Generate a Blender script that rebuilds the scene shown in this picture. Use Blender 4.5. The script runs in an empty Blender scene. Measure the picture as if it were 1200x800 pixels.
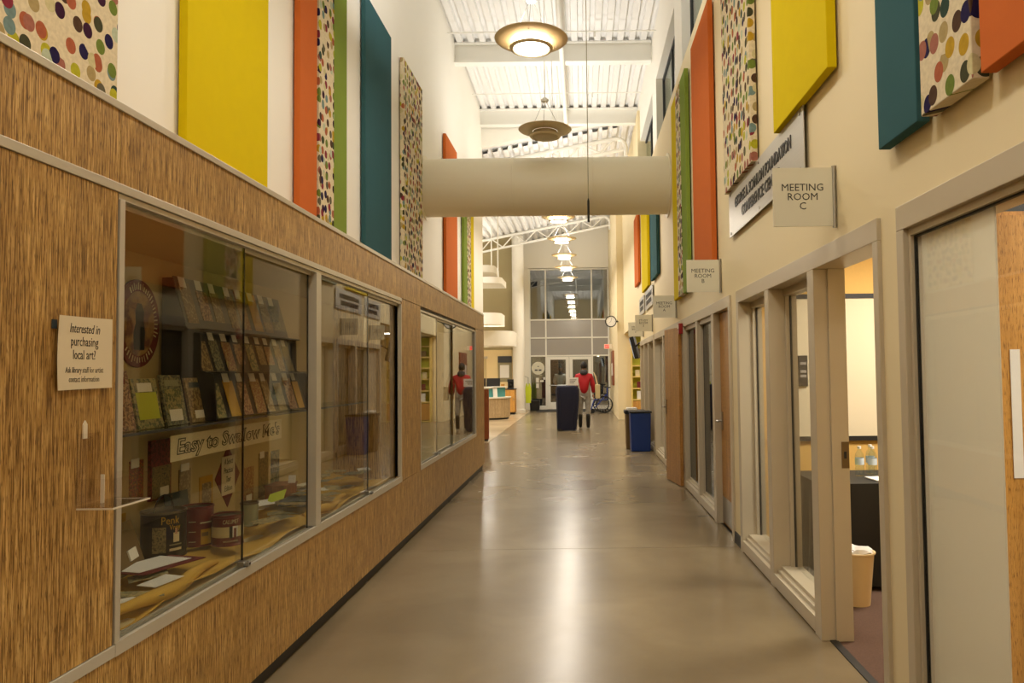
import bpy, bmesh, math, random
from mathutils import Matrix, Vector
R = random.Random(7)
SC = bpy.context.scene
COL = SC.collection
PI = math.pi
# ------------------------------------------------------------------ camera
cam = bpy.data.cameras.new('camera'); co = bpy.data.objects.new('camera', cam); COL.objects.link(co)
F, PITCH, ROLL = 870.0, math.atan(35.5/870.0), 0.012
cam.sensor_width = 36; cam.lens = F/1200*36; cam.shift_x = -81.6/1200; cam.clip_start = .05; cam.clip_end = 200
fw = Vector((0, math.cos(PITCH), math.sin(PITCH))); u0 = Vector((0, -math.sin(PITCH), math.cos(PITCH))); r0 = Vector((1, 0, 0))
rt = r0*math.cos(ROLL)-u0*math.sin(ROLL); up = r0*math.sin(ROLL)+u0*math.cos(ROLL)
m = Matrix((rt, up, -fw)).transposed().to_4x4(); m.translation = (0, 0, 1.55)
co.matrix_world = m; SC.camera = co
# ------------------------------------------------------------------ world, exposure
w = bpy.data.worlds.new('world'); SC.world = w; w.use_nodes = True
w.node_tree.nodes['Background'].inputs[0].default_value = (.012, .014, .02, 1)
w.node_tree.nodes['Background'].inputs[1].default_value = 1
vs = SC.view_settings; vs.view_transform = 'Standard'; vs.look = 'None'; vs.gamma = 1; vs.use_curve_mapping = False; vs.exposure = 0.05
SC.cycles.max_bounces = 10; SC.cycles.diffuse_bounces = 5; SC.cycles.transparent_max_bounces = 24; SC.cycles.sample_clamp_indirect = 6
SC.cycles.caustics_reflective = False; SC.cycles.caustics_refractive = False
SC.cycles.use_denoising = True; SC.cycles.denoising_prefilter = 'ACCURATE'
WARM = (1.0, .92, .80); WHITE = (1.0, .97, .93)
def area(name, loc, size, power, color=WARM, rot=(0, 0, 0), sy=None, shape='RECTANGLE', spread=PI):
    l = bpy.data.lights.new(name, 'AREA'); l.energy = power; l.color = color; l.shape = shape; l.size = size; l.size_y = sy or size; l.spread = spread
    o = bpy.data.objects.new(name, l); COL.objects.link(o); o.location = loc; o.rotation_euler = rot
    return o
# troffers and downlights of the rooms and the lobby (housings built further down; the vestibule fill has none)
LIGHTS = dict(pend_up=56, pend_down=28, lobby=120, desk=36, roomc=66, rooma=50, roomd=85, study=10, vest=60, shelf=30)
# ------------------------------------------------------------------ materials
def lin(c):
    return tuple((x/12.92 if x <= .04045 else ((x+.055)/1.055)**2.4) for x in (v/255 for v in c))+(1,)
MATS = {}
def base(name):
    mt = bpy.data.materials.new(name); mt.use_nodes = True; nt = mt.node_tree
    MATS[name] = mt
    return mt, nt, nt.nodes['Principled BSDF']
def nd(nt, t, **kw):
    n = nt.nodes.new(t)
    for k, v in kw.items(): setattr(n, k, v)
    return n
def mat(name, rgb, rough=.5, metal=0, var=.06, scale=3.0, bump=0, bscale=60, stretch=(1, 1, 1), spec=.5, coat=0, emit=0, sub=None):
    """plain paint / cloth / metal: colour with slight noise mottling and optional fine relief"""
    mt, nt, b = base(name); L = nt.links.new
    c = lin(rgb)
    tc = nd(nt, 'ShaderNodeTexCoord'); mp = nd(nt, 'ShaderNodeMapping'); mp.inputs['Scale'].default_value = stretch
    L(tc.outputs['Object'], mp.inputs[0])
    nz = nd(nt, 'ShaderNodeTexNoise'); nz.inputs['Scale'].default_value = scale; nz.inputs['Detail'].default_value = 4
    L(mp.outputs[0], nz.inputs['Vector'])
    mx = nd(nt, 'ShaderNodeMix', data_type='RGBA')
    mx.inputs[6].default_value = tuple(x*(1-var) for x in c[:3])+(1,); mx.inputs[7].default_value = tuple(min(1, x*(1+var)) for x in c[:3])+(1,)
    L(nz.outputs[0], mx.inputs[0]); L(mx.outputs[2], b.inputs['Base Color'])
    b.inputs['Roughness'].default_value = rough; b.inputs['Metallic'].default_value = metal; b.inputs['Specular IOR Level'].default_value = spec
    b.inputs['Coat Weight'].default_value = coat
    if emit: b.inputs['Emission Color'].default_value = c; b.inputs['Emission Strength'].default_value = emit
    if bump:
        n2 = nd(nt, 'ShaderNodeTexNoise'); n2.inputs['Scale'].default_value = bscale; L(mp.outputs[0], n2.inputs['Vector'])
        bp = nd(nt, 'ShaderNodeBump'); bp.inputs['Strength'].default_value = bump; bp.inputs['Distance'].default_value = .004
        L(n2.outputs[0], bp.inputs['Height']); L(bp.outputs[0], b.inputs['Normal'])
    return mt
def emis(name, rgb, s):
    mt, nt, b = base(name); b.inputs['Base Color'].default_value = lin(rgb); b.inputs['Emission Color'].default_value = lin(rgb); b.inputs['Emission Strength'].default_value = s
    return mt
def glass(name, tint=(.97, .98, .96), r0=.04, rough=0.0):
    """clear sheet glass: Schlick reflection over straight-through transmission"""
    mt, nt, b = base(name); nt.nodes.remove(b); L = nt.links.new; out = nt.nodes['Material Output']
    lw = nd(nt, 'ShaderNodeLayerWeight'); lw.inputs[0].default_value = .5
    p = nd(nt, 'ShaderNodeMath', operation='POWER'); p.inputs[1].default_value = 5; L(lw.outputs['Facing'], p.inputs[0])
    ma = nd(nt, 'ShaderNodeMath', operation='MULTIPLY_ADD'); ma.inputs[1].default_value = 1-r0; ma.inputs[2].default_value = r0; L(p.outputs[0], ma.inputs[0])
    t = nd(nt, 'ShaderNodeBsdfTransparent'); t.inputs[0].default_value = tint+(1,)
    g = nd(nt, 'ShaderNodeBsdfGlossy'); g.inputs['Roughness'].default_value = rough
    mx = nd(nt, 'ShaderNodeMixShader'); L(ma.outputs[0], mx.inputs[0]); L(t.outputs[0], mx.inputs[1]); L(g.outputs[0], mx.inputs[2]); L(mx.outputs[0], out.inputs[0])
    return mt
def ramp(nt, stops, interp='LINEAR'):
    r = nd(nt, 'ShaderNodeValToRGB'); e = r.color_ramp; e.interpolation = interp
    while len(e.elements) < len(stops): e.elements.new(.5)
    for el, (p, c) in zip(e.elements, stops): el.position = p; el.color = lin(c) if max(c) > 1.01 else tuple(c)+(1,)
    return r
def flatcoord(nt):
    """(x+y, z) of the object, so a print runs round the edges of a panel"""
    L = nt.links.new
    tc = nd(nt, 'ShaderNodeTexCoord'); sp = nd(nt, 'ShaderNodeSeparateXYZ'); L(tc.outputs['Object'], sp.inputs[0])
    ad = nd(nt, 'ShaderNodeMath', operation='ADD'); L(sp.outputs[0], ad.inputs[0]); L(sp.outputs[1], ad.inputs[1])
    cb = nd(nt, 'ShaderNodeCombineXYZ'); L(ad.outputs[0], cb.inputs[0]); L(sp.outputs[2], cb.inputs[1])
    return cb
def strandwood(name, dark, mid, light, rough=.42):
    mt, nt, b = base(name); L = nt.links.new
    cb = flatcoord(nt)
    def noise(sx, sz, detail=3):
        mp = nd(nt, 'ShaderNodeMapping'); mp.inputs['Scale'].default_value = (sx, sz, 1); L(cb.outputs[0], mp.inputs[0])
        n = nd(nt, 'ShaderNodeTexNoise', noise_dimensions='2D'); n.inputs['Scale'].default_value = 1; n.inputs['Detail'].default_value = detail; L(mp.outputs[0], n.inputs['Vector'])
        return n
    a, c, d = noise(190, 7), noise(330, 26, 2), noise(14, .7)
    r1 = ramp(nt, [(.33, dark), (.5, mid), (.68, light)]); L(a.outputs[0], r1.inputs[0])
    r2 = ramp(nt, [(.30, (.36, .29, .22)), (.42, (1, 1, 1)), (.62, (1, 1, 1)), (.8, (1.0, .97, .85))]); L(c.outputs[0], r2.inputs[0])
    r3 = ramp(nt, [(.3, (.78, .75, .72)), (.7, (1, 1, 1))]); L(d.outputs[0], r3.inputs[0])
    m1 = nd(nt, 'ShaderNodeMix', data_type='RGBA', blend_type='MULTIPLY'); m1.inputs[0].default_value = 1; L(r1.outputs[0], m1.inputs[6]); L(r2.outputs[0], m1.inputs[7])
    m2 = nd(nt, 'ShaderNodeMix', data_type='RGBA', blend_type='MULTIPLY'); m2.inputs[0].default_value = 1; L(m1.outputs[2], m2.inputs[6]); L(r3.outputs[0], m2.inputs[7])
    L(m2.outputs[2], b.inputs['Base Color']); b.inputs['Roughness'].default_value = rough; b.inputs['Specular IOR Level'].default_value = .4
    bp = nd(nt, 'ShaderNodeBump'); bp.inputs['Strength'].default_value = .15; bp.inputs['Distance'].default_value = .002; L(c.outputs[0], bp.inputs['Height']); L(bp.outputs[0], b.inputs['Normal'])
    return mt
DOTS = [(40, 32, 72), (136, 52, 66), (172, 96, 66), (72, 72, 50), (186, 150, 44), (116, 140, 138), (112, 130, 56), (62, 30, 54), (164, 106, 90), (104, 98, 78), (182, 178, 48), (54, 74, 64), (186, 196, 170), (84, 62, 46), (172, 152, 104), (206, 196, 150)]
def dotcloth(name, ground=(224, 210, 178), scale=10.6, rad=.355):
    """woven cloth printed with scattered coloured discs, two overlapping prints"""
    mt, nt, b = base(name); L = nt.links.new
    cb = flatcoord(nt); col = None
    g = nd(nt, 'ShaderNodeRGB'); g.outputs[0].default_value = lin(ground); col = g.outputs[0]
    for off, keep, rr in (((3.3, 7.1, 0), .5, rad), ((0, 0, 0), .12, rad)):
        mp = nd(nt, 'ShaderNodeMapping'); mp.inputs['Location'].default_value = off; mp.inputs['Scale'].default_value = (1, .92, 1); L(cb.outputs[0], mp.inputs[0])
        v = nd(nt, 'ShaderNodeTexVoronoi', voronoi_dimensions='2D', feature='F1'); v.inputs['Scale'].default_value = scale; v.inputs['Randomness'].default_value = .72; L(mp.outputs[0], v.inputs['Vector'])
        sp = nd(nt, 'ShaderNodeSeparateColor'); L(v.outputs['Color'], sp.inputs[0])
        rp = ramp(nt, [(i/len(DOTS), c) for i, c in enumerate(DOTS)], 'CONSTANT'); L(sp.outputs[0], rp.inputs[0])
        lt = nd(nt, 'ShaderNodeMath', operation='LESS_THAN'); lt.inputs[1].default_value = rr; L(v.outputs['Distance'], lt.inputs[0])
        gt = nd(nt, 'ShaderNodeMath', operation='GREATER_THAN'); gt.inputs[1].default_value = keep; L(sp.outputs[1], gt.inputs[0])
        mu = nd(nt, 'ShaderNodeMath', operation='MULTIPLY'); L(lt.outputs[0], mu.inputs[0]); L(gt.outputs[0], mu.inputs[1])
        mx = nd(nt, 'ShaderNodeMix', data_type='RGBA'); L(mu.outputs[0], mx.inputs[0]); L(col, mx.inputs[6]); L(rp.outputs[0], mx.inputs[7]); col = mx.outputs[2]
    wn = nd(nt, 'ShaderNodeTexNoise', noise_dimensions='2D'); wn.inputs['Scale'].default_value = 45; L(cb.outputs[0], wn.inputs['Vector']); wr_ = ramp(nt, [(.3, (.86, .85, .83)), (.7, (1, 1, 1))]); L(wn.outputs[0], wr_.inputs[0])
    wm = nd(nt, 'ShaderNodeMix', data_type='RGBA', blend_type='MULTIPLY'); wm.inputs[0].default_value = 1; L(col, wm.inputs[6]); L(wr_.outputs[0], wm.inputs[7]); col = wm.outputs[2]
    L(col, b.inputs['Base Color']); b.inputs['Roughness'].default_value = .9; b.inputs['Specular IOR Level'].default_value = .1
    return mt
def concrete(name, c1, c2, rough=.2):
    mt, nt, b = base(name); L = nt.links.new
    tc = nd(nt, 'ShaderNodeTexCoord')
    n1 = nd(nt, 'ShaderNodeTexNoise'); n1.inputs['Scale'].default_value = 1.1; n1.inputs['Detail'].default_value = 3; n1.inputs['Distortion'].default_value = .3; L(tc.outputs['Object'], n1.inputs['Vector'])
    n2 = nd(nt, 'ShaderNodeTexNoise'); n2.inputs['Scale'].default_value = 26; n2.inputs['Detail'].default_value = 6; L(tc.outputs['Object'], n2.inputs['Vector'])
    mm = nd(nt, 'ShaderNodeMath', operation='MULTIPLY_ADD'); mm.inputs[1].default_value = .07; L(n2.outputs[0], mm.inputs[0]); L(n1.outputs[0], mm.inputs[2])
    r1 = ramp(nt, [(.36, c1), (.70, c2)]); L(mm.outputs[0], r1.inputs[0]); L(r1.outputs[0], b.inputs['Base Color'])
    r2 = ramp(nt, [(.3, (rough*.93,)*3), (.75, (rough*1.12,)*3)]); L(n1.outputs[0], r2.inputs[0]); L(r2.outputs[0], b.inputs['Roughness'])
    b.inputs['Specular IOR Level'].default_value = .38
    return mt
def printed(name, c1, c2, c3, scale=14, seed=0.0):
    """a small picture print: patches of three inks"""
    mt, nt, b = base(name); L = nt.links.new
    tc = nd(nt, 'ShaderNodeTexCoord'); mp = nd(nt, 'ShaderNodeMapping'); mp.inputs['Location'].default_value = (seed, seed*1.7, seed*.6); L(tc.outputs['Object'], mp.inputs[0])
    n = nd(nt, 'ShaderNodeTexNoise'); n.inputs['Scale'].default_value = scale; n.inputs['Detail'].default_value = 5; L(mp.outputs[0], n.inputs['Vector'])
    r = ramp(nt, [(.30, c1), (.44, c2), (.56, c3), (.68, c1)]); L(n.outputs[0], r.inputs[0]); L(r.outputs[0], b.inputs['Base Color']); b.inputs['Roughness'].default_value = .5
    return mt
mat('cream_wall', (232, 216, 176), .6, var=.02, scale=1.2, bump=.05, bscale=90)
mat('white_wall', (243, 239, 228), .6, var=.02, scale=1.2, bump=.05, bscale=90)
mat('olive_wall', (166, 152, 112), .7, var=.03)
mat('warm_wall', (238, 214, 160), .7, var=.03)
mat('white_steel', (240, 238, 230), .45, var=.02)
mat('deck_steel', (238, 237, 234), .5, var=.03, scale=2)
mat('taupe_frame', (194, 181, 156), .38, var=.03, scale=6)
mat('aluminium', (204, 197, 180), .34, metal=.3, var=.04, scale=20, stretch=(1, .05, 1))
mat('steel', (170, 168, 162), .28, metal=1, var=.05)
mat('brushed_plate', (205, 203, 198), .35, metal=.55, var=.08, scale=3, stretch=(1, 1, 40))
mat('black', (18, 18, 18), .5); mat('black_gloss', (10, 10, 12), .15); mat('toe_black', (34, 31, 27), .55)
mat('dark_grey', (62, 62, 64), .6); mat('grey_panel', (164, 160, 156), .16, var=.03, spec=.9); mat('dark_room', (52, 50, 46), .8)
mat('navy_cloth', (22, 24, 48), .85, bump=.3, bscale=25); mat('blue_plastic', (8, 52, 128), .42, var=.04)
strandwood('strand_bamboo', (124, 90, 42), (188, 146, 78), (222, 184, 116))
strandwood('oak_door', (172, 122, 62), (188, 136, 72), (198, 148, 84), .4)
strandwood('honey_wood', (206, 150, 70), (214, 158, 78), (220, 166, 86), .5)
mat('amber_wall', (232, 188, 104), .7, var=.05, scale=40)
strandwood('cherry', (120, 60, 30), (148, 80, 44), (166, 94, 56), .4)
strandwood('desk_wood', (176, 150, 112), (196, 170, 130), (210, 186, 146), .45)
mat('yellow_cloth', (214, 190, 12), .9, var=.04, scale=8, bump=.15, bscale=400, spec=.1)
mat('orange_cloth', (200, 106, 50), .9, var=.04, scale=8, bump=.15, bscale=400, spec=.1)
mat('green_cloth', (128, 148, 62), .9, var=.04, scale=8, bump=.15, bscale=400, spec=.1)
mat('teal_cloth', (56, 94, 100), .9, var=.04, scale=8, bump=.15, bscale=400, spec=.1)
dotcloth('dot_cloth')
concrete('concrete', (119, 104, 79), (138, 122, 94), .25)
concrete('lobby_tile', (176, 156, 124), (196, 176, 142), .22)
mat('carpet', (104, 82, 70), .95, var=.25, scale=120, bump=.5, bscale=300, spec=.05)
mat('dark_mat', (58, 54, 50), .95, var=.2, scale=90)
mat('case_lining', (206, 186, 136), .7, var=.03)
mat('duct_paint', (236, 228, 202), .45, var=.02, scale=2)
mat('bronze', (226, 212, 178), .5, var=.03)
emis('lens_glow', (255, 242, 220), 9.0)
mat('lens_off', (188, 170, 132), .5)
emis('troffer_glow', (255, 246, 228), 5.0)
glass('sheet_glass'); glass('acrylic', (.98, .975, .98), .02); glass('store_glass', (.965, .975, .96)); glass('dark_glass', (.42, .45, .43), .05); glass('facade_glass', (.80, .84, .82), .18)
glass('green_edge', (.80, .88, .82), .05)
def shadecloth(name, rgb):
    mt, nt, b = base(name); L = nt.links.new; b.inputs['Base Color'].default_value = lin(rgb); b.inputs['Roughness'].default_value = .8
    tc = nd(nt, 'ShaderNodeTexCoord'); wv = nd(nt, 'ShaderNodeTexNoise'); wv.inputs['Scale'].default_value = 400; L(tc.outputs['Object'], wv.inputs['Vector'])
    bp = nd(nt, 'ShaderNodeBump'); bp.inputs['Strength'].default_value = .1; L(wv.outputs[0], bp.inputs['Height']); L(bp.outputs[0], b.inputs['Normal'])
    tr = nd(nt, 'ShaderNodeBsdfTranslucent'); tr.inputs[0].default_value = lin(rgb); mx = nd(nt, 'ShaderNodeMixShader'); mx.inputs[0].default_value = .4
    L(b.outputs[0], mx.inputs[1]); L(tr.outputs[0], mx.inputs[2]); L(mx.outputs[0], nt.nodes['Material Output'].inputs[0])
shadecloth('shade_cloth', (246, 242, 230))
mat('paper', (232, 218, 186), .7, var=.02); mat('white_paper', (236, 232, 224), .7, var=.02); mat('tag_paper', (242, 238, 226), .7, var=.02)
mat('ink', (42, 38, 34), .7); mat('soft_ink', (96, 88, 76), .7); mat('sign_ink', (58, 56, 50), .6)
mat('sign_plate', (228, 224, 204), .4, var=.02); mat('letter_black', (20, 20, 22), .35)
mat('red_paint', (150, 18, 16), .4); emis('exit_red', (230, 70, 60), 1.2)
mat('maroon', (112, 26, 26), .6, var=.05); mat('gold_ink', (196, 150, 30), .5); mat('cream_ink', (224, 206, 160), .6)
mat('mustard_cloth', (206, 164, 66), .85, var=.08, scale=10, bump=.2, bscale=50)
mat('slate', (52, 66, 72), .6); mat('brown_board', (110, 86, 46), .6, var=.08); mat('rack_grey', (112, 106, 92), .6); mat('white_plastic', (236, 226, 204), .4)
mat('bucket_plastic', (232, 206, 156), .35, sub=1); mat('lime', (200, 214, 40), .7); mat('lime_back', (196, 200, 60), .7); mat('shelf_wood', (226, 196, 110), .5)
mat('skin', (196, 150, 120), .6, var=.03); mat('red_jacket', (176, 16, 26), .7, bump=.3, bscale=14); mat('camo', (168, 162, 150), .8, var=.4, scale=16); mat('hair', (24, 18, 14), .7)
mat('hood_grey', (60, 60, 62), .85); mat('white_coat', (226, 222, 212), .8); mat('jeans', (58, 66, 84), .8); mat('teal_plastic', (76, 150, 150), .4); mat('counter_white', (236, 230, 214), .3)
mat('blue_frame', (20, 60, 160), .4); mat('tyre', (20, 20, 20), .7); mat('water_label', (206, 222, 236), .5); mat('khaki', (150, 140, 104), .6)
mat('can_black', (26, 22, 20), .32, metal=.2); mat('can_red', (112, 24, 26), .35, metal=.2); mat('can_rim', (120, 112, 98), .35, metal=.8); mat('can_cream', (214, 198, 150), .4); mat('pale_tin', (150, 152, 120), .4)
glass('bottle_clear', (.9, .95, .97), .06)
PR = []
for i, t in enumerate([((196, 176, 128), (150, 128, 84), (120, 96, 60)), ((112, 120, 74), (176, 160, 104), (70, 80, 56)), ((134, 104, 62), (96, 70, 44), (176, 150, 96)), ((90, 104, 92), (150, 142, 104), (60, 62, 54)),
                       ((206, 186, 130), (176, 146, 90), (134, 60, 50)), ((150, 90, 70), (196, 160, 116), (90, 60, 50)), ((60, 58, 44), (120, 108, 70), (160, 140, 90)), ((200, 160, 30), (180, 70, 40), (60, 50, 30))]):
    PR.append(printed('print_%s' % 'abcdefgh'[i], *t, scale=46+6*i, seed=i*3.1))
printed('map_print', (160, 146, 100), (120, 116, 86), (186, 168, 112), 40, 2.2)
printed('emblem_print', (150, 104, 56), (176, 136, 76), (110, 60, 40), 9, 5.0)
printed('poster_red', (120, 40, 42), (150, 60, 56), (96, 40, 38), 50, 1.0)
# ------------------------------------------------------------------ geometry helpers
class MB:
    def __init__(s): s.v = []; s.f = []
    def add(s, vs, fs):
        n = len(s.v); s.v += [tuple(v) for v in vs]; s.f += [tuple(i+n for i in f) for f in fs]; return s
    def box(s, x0, x1, y0, y1, z0, z1):
        return s.add([(x0, y0, z0), (x1, y0, z0), (x1, y1, z0), (x0, y1, z0), (x0, y0, z1), (x1, y0, z1), (x1, y1, z1), (x0, y1, z1)],
                     [(0, 3, 2, 1), (4, 5, 6, 7), (0, 1, 5, 4), (1, 2, 6, 5), (2, 3, 7, 6), (3, 0, 4, 7)])
    def obox(s, o, a, b, c):
        """box from corner o with edge vectors a, b, c"""
        o, a, b, c = Vector(o), Vector(a), Vector(b), Vector(c)
        fs = [(0, 3, 2, 1), (4, 5, 6, 7), (0, 1, 5, 4), (1, 2, 6, 5), (2, 3, 7, 6), (3, 0, 4, 7)]
        if a.cross(b).dot(c) < 0: fs = [f[::-1] for f in fs]
        return s.add([o, o+a, o+a+b, o+b, o+c, o+a+c, o+a+b+c, o+b+c], fs)
    def tube(s, pts, r, n=8, cap=True):
        pts = [Vector(p) for p in pts]; rs = r if isinstance(r, (list, tuple)) else [r]*len(pts)
        vs = []; fs = []
        d = (pts[1]-pts[0]).normalized(); a = d.orthogonal().normalized()
        for i, p in enumerate(pts):
            d = ((pts[min(i+1, len(pts)-1)]-pts[max(i-1, 0)])).normalized()
            a = (a-d*a.dot(d)).normalized(); b = d.cross(a)
            for k in range(n):
                t = 2*PI*k/n; vs.append(p+(a*math.cos(t)+b*math.sin(t))*rs[i])
        for i in range(len(pts)-1):
            for k in range(n): fs.append((i*n+k, i*n+(k+1) % n, (i+1)*n+(k+1) % n, (i+1)*n+k))
        if cap: fs.append(tuple(range(n))[::-1]); fs.append(tuple((len(pts)-1)*n+k for k in range(n)))
        return s.add(vs, fs)
    def lathe(s, prof, c=(0, 0, 0), n=32, a0=0, a1=2*PI):
        c = Vector(c); full = abs(a1-a0-2*PI) < 1e-6; m_ = n if full else n+1
        vs = []; fs = []
        for r, z in prof:
            for k in range(m_):
                t = a0+(a1-a0)*k/n; vs.append(c+Vector((r*math.cos(t), r*math.sin(t), z)))
        for i in range(len(prof)-1):
            for k in range(n):
                k2 = (k+1) % m_; fs.append((i*m_+k, i*m_+k2, (i+1)*m_+k2, (i+1)*m_+k))
        return s.add(vs, fs)
    def prism(s, poly, axis, a, b):
        """extrude a polygon (2D) along axis from a to b; polygon given in the two other axes in xyz order"""
        def P(p, t): return {'x': (t, p[0], p[1]), 'y': (p[0], t, p[1]), 'z': (p[0], p[1], t)}[axis]
        n = len(poly); vs = [P(p, a) for p in poly]+[P(p, b) for p in poly]
        fs = [tuple(range(n))[::-1], tuple(range(n, 2*n))]+[(i, (i+1) % n, n+(i+1) % n, n+i) for i in range(n)]
        return s.add(vs, fs)
def B(*a): return MB().box(*a)
def obj(name, mb, mt, parent=None, bevel=0, smooth=False, loc=None, seg=2):
    vs = [Vector(v) for v in mb.v]
    if parent is not None: o0 = Vector(parent['_o'])
    elif loc is not None: o0 = Vector(loc)
    else:
        xs, ys, zs = zip(*vs); o0 = Vector(((min(xs)+max(xs))/2, (min(ys)+max(ys))/2, min(zs)))
    me = bpy.data.meshes.new(name); me.from_pydata([v-o0 for v in vs], [], mb.f)
    bm = bmesh.new(); bm.from_mesh(me); bmesh.ops.recalc_face_normals(bm, faces=bm.faces); bm.to_mesh(me); bm.free()
    me.materials.append(MATS[mt] if isinstance(mt, str) else mt)
    o = bpy.data.objects.new(name, me); COL.objects.link(o)
    if parent is not None: o.parent = parent
    else: o.location = o0
    o['_o'] = tuple(o0)
    if smooth:
        for p in me.polygons: p.use_smooth = True
        md = o.modifiers.new('edges', 'EDGE_SPLIT'); md.split_angle = math.radians(38)
    if bevel:
        md = o.modifiers.new('bevel', 'BEVEL'); md.width = bevel; md.segments = seg; md.limit_method = 'ANGLE'
    return o
def tag(o, label, cat, group=None):
    o['label'] = label; o['category'] = cat
    if group: o['group'] = group
    return o
def thing(name, label, cat, loc, group=None):
    o = bpy.data.objects.new(name, None); COL.objects.link(o); o.location = loc; o['_o'] = tuple(loc); o.empty_display_size = .1
    return tag(o, label, cat, group)
def struct(name, mb, mt, parent=None, **kw):
    o = obj(name, mb, mt, parent, **kw)
    if parent is None: o['kind'] = 'structure'
    return o
def sroot(name, loc):
    o = bpy.data.objects.new(name, None); COL.objects.link(o); o.location = loc; o['_o'] = tuple(loc); o['kind'] = 'structure'; return o
def dup(o, loc=None, label=None, parent=None):
    c = o.copy(); COL.objects.link(c)
    if parent is not None: c.parent = parent
    if loc is not None: c.location = loc
    if label: c['label'] = label
    for ch in list(o.children): dup(ch, parent=c)
    return c
FACE = {'+x': ((0, 1, 0), (0, 0, 1), (1, 0, 0)), '-x': ((0, -1, 0), (0, 0, 1), (-1, 0, 0)), '-y': ((1, 0, 0), (0, 0, 1), (0, -1, 0)), '+y': ((-1, 0, 0), (0, 0, 1), (0, 1, 0)), '+z': ((1, 0, 0), (0, 1, 0), (0, 0, 1))}
def frame_of(face):
    a, b, c = face if not isinstance(face, str) else FACE[face]
    return Matrix((a, b, c)).transposed()
def text(s, size, mt, parent, at, face, depth=.001, align='CENTER', shear=0, bold=0, sx=1, name='lettering', spacing=1, line=1.0, width=None):
    cu = bpy.data.curves.new(name, 'FONT'); cu.body = s; cu.size = size; cu.extrude = depth; cu.align_x = align; cu.align_y = 'CENTER'; cu.shear = shear; cu.offset = bold; cu.space_character = spacing; cu.space_line = line; cu.resolution_u = 2
    t = bpy.data.objects.new('tmp', cu); COL.objects.link(t)
    dg = bpy.context.evaluated_depsgraph_get(); me = bpy.data.meshes.new_from_object(t.evaluated_get(dg)); bpy.data.objects.remove(t); bpy.data.curves.remove(cu)
    if width:
        xs = [v.co.x for v in me.vertices]; sx = width/(max(xs)-min(xs))
    M = frame_of(face); off = Vector(at)-Vector(parent['_o'])
    for v in me.vertices: v.co = M @ Vector((v.co.x*sx, v.co.y, v.co.z))+off
    me.materials.clear(); me.materials.append(MATS[mt])
    o = bpy.data.objects.new(name, me); COL.objects.link(o); o.parent = parent; o['_o'] = parent['_o']
    return o
# ================================================================== STRUCTURE
XL, XR, XU = -1.60, 1.37, -2.40       # wood casework face, right wall face, upper left wall face
# floor with sawn slabs
fl = struct('floor', B(-8, 5.6, -4, 36, -.25, -.012), 'toe_black')
ys = [-4, 0, 3.29, 6.59, 9.89, 13.19, 16.5]
for a, b in zip(ys, ys[1:]): struct('slab', B(-2.4, 1.395, a+.003, b-.003, -.012, 0), 'concrete', fl)
ys = [16.5, 20.2, 24.0, 27.6, 31.0]
for a, b in zip(ys, ys[1:]):
    struct('slab', B(-2.1, 1.395, a+.003, b-.003, -.012, 0), 'concrete', fl)
    struct('slab', B(-7.9, -2.106, a+.003, b-.003, -.012, 0), 'lobby_tile', fl)
    if b > 17: struct('slab', B(1.401, 4.5, max(a, 17.3)+.003, b-.003, -.012, 0), 'concrete', fl)
struct('floor', B(-7.9, 4.5, 31.0, 36, -.012, 0), 'dark_mat')
for i, (a, b) in enumerate([(-4, 3.2), (3.3, 6.56), (6.68, 9.88), (10.0, 13.86), (13.96, 17.2)]):
    struct('floor', B(1.44, 5.4, a, b, -.012, 0.0), 'carpet')
struct('trim_1', B(1.396, 1.44, 3.42, 4.30, -.012, .006), 'toe_black')
# corridor roof: fluted steel deck in sheets
ceil = sroot('ceiling', (-2.4, -4, 7.95))
sheet = MB(); pitch = .222; n = 4; prof = []
for k in range(n):
    x = k*pitch; prof += [(x, .075), (x+.055, .075), (x+.075, 0), (x+.185, 0), (x+.205, .075)]
prof.append((n*pitch, .075)); vs = []; fs = []
for y in (0, 22.05):
    for p in prof: vs.append((p[0], y, p[1]))
k = len(prof); fs = [(i, i+1, k+i+1, k+i) for i in range(k-1)]
sh = None
for j in range(5):
    if sh is None:
        mb = MB().add([(v[0]-2.42, v[1]-4, v[2]+7.95) for v in vs], fs); sh = struct('deck_sheet', mb, 'deck_steel', ceil)
    else:
        c = sh.copy(); COL.objects.link(c); c.location = (j*n*pitch, 0, 0)
struct('roof_slab', B(-2.7, 2.0, -4, 18.2, 8.05, 8.2), 'deck_steel', ceil)
for y in (6.9, 10.55, 14.12, 17.75):
    struct('ceiling_beam', MB().box(XU, 1.42, y, y+.2, 7.55, 7.575).box(XU, 1.42, y+.09, y+.11, 7.575, 7.92).box(XU, 1.42, y, y+.2, 7.92, 7.945), 'white_steel')
# lobby roof: sloping deck
def zl(x): return 7.45+.19*x
lob = sroot('ceiling', (-8, 18.2, 6))
for j in range(10):
    x0 = -8+j*1.25; p = []
    for k in range(5):
        x = x0+k*.25
        for dx, dz in ((0, .09), (.07, .09), (.09, 0), (.21, 0), (.23, .09)): p.append((x+dx, zl(x+dx)+dz))
    p.append((x0+1.25, zl(x0+1.25)+.09)); q = len(p)
    struct('deck_sheet', MB().add([(a, 18.3, b) for a, b in p]+[(a, 31.3, b) for a, b in p], [(i, i+1, q+i+1, q+i) for i in range(q-1)]), 'deck_steel', lob)
struct('roof_slab', MB().prism([(-8, zl(-8)+.1), (4.6, zl(4.6)+.1), (4.6, zl(4.6)+.25), (-8, zl(-8)+.25)], 'y', 18.2, 31.3), 'deck_steel', lob)
struct('wall_gable', MB().prism([(-2.4, zl(-2.4)+.09), (1.42, zl(1.42)+.09), (1.42, 8.2), (-2.4, 8.2)], 'y', 18.0, 18.2), 'white_wall')
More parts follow.
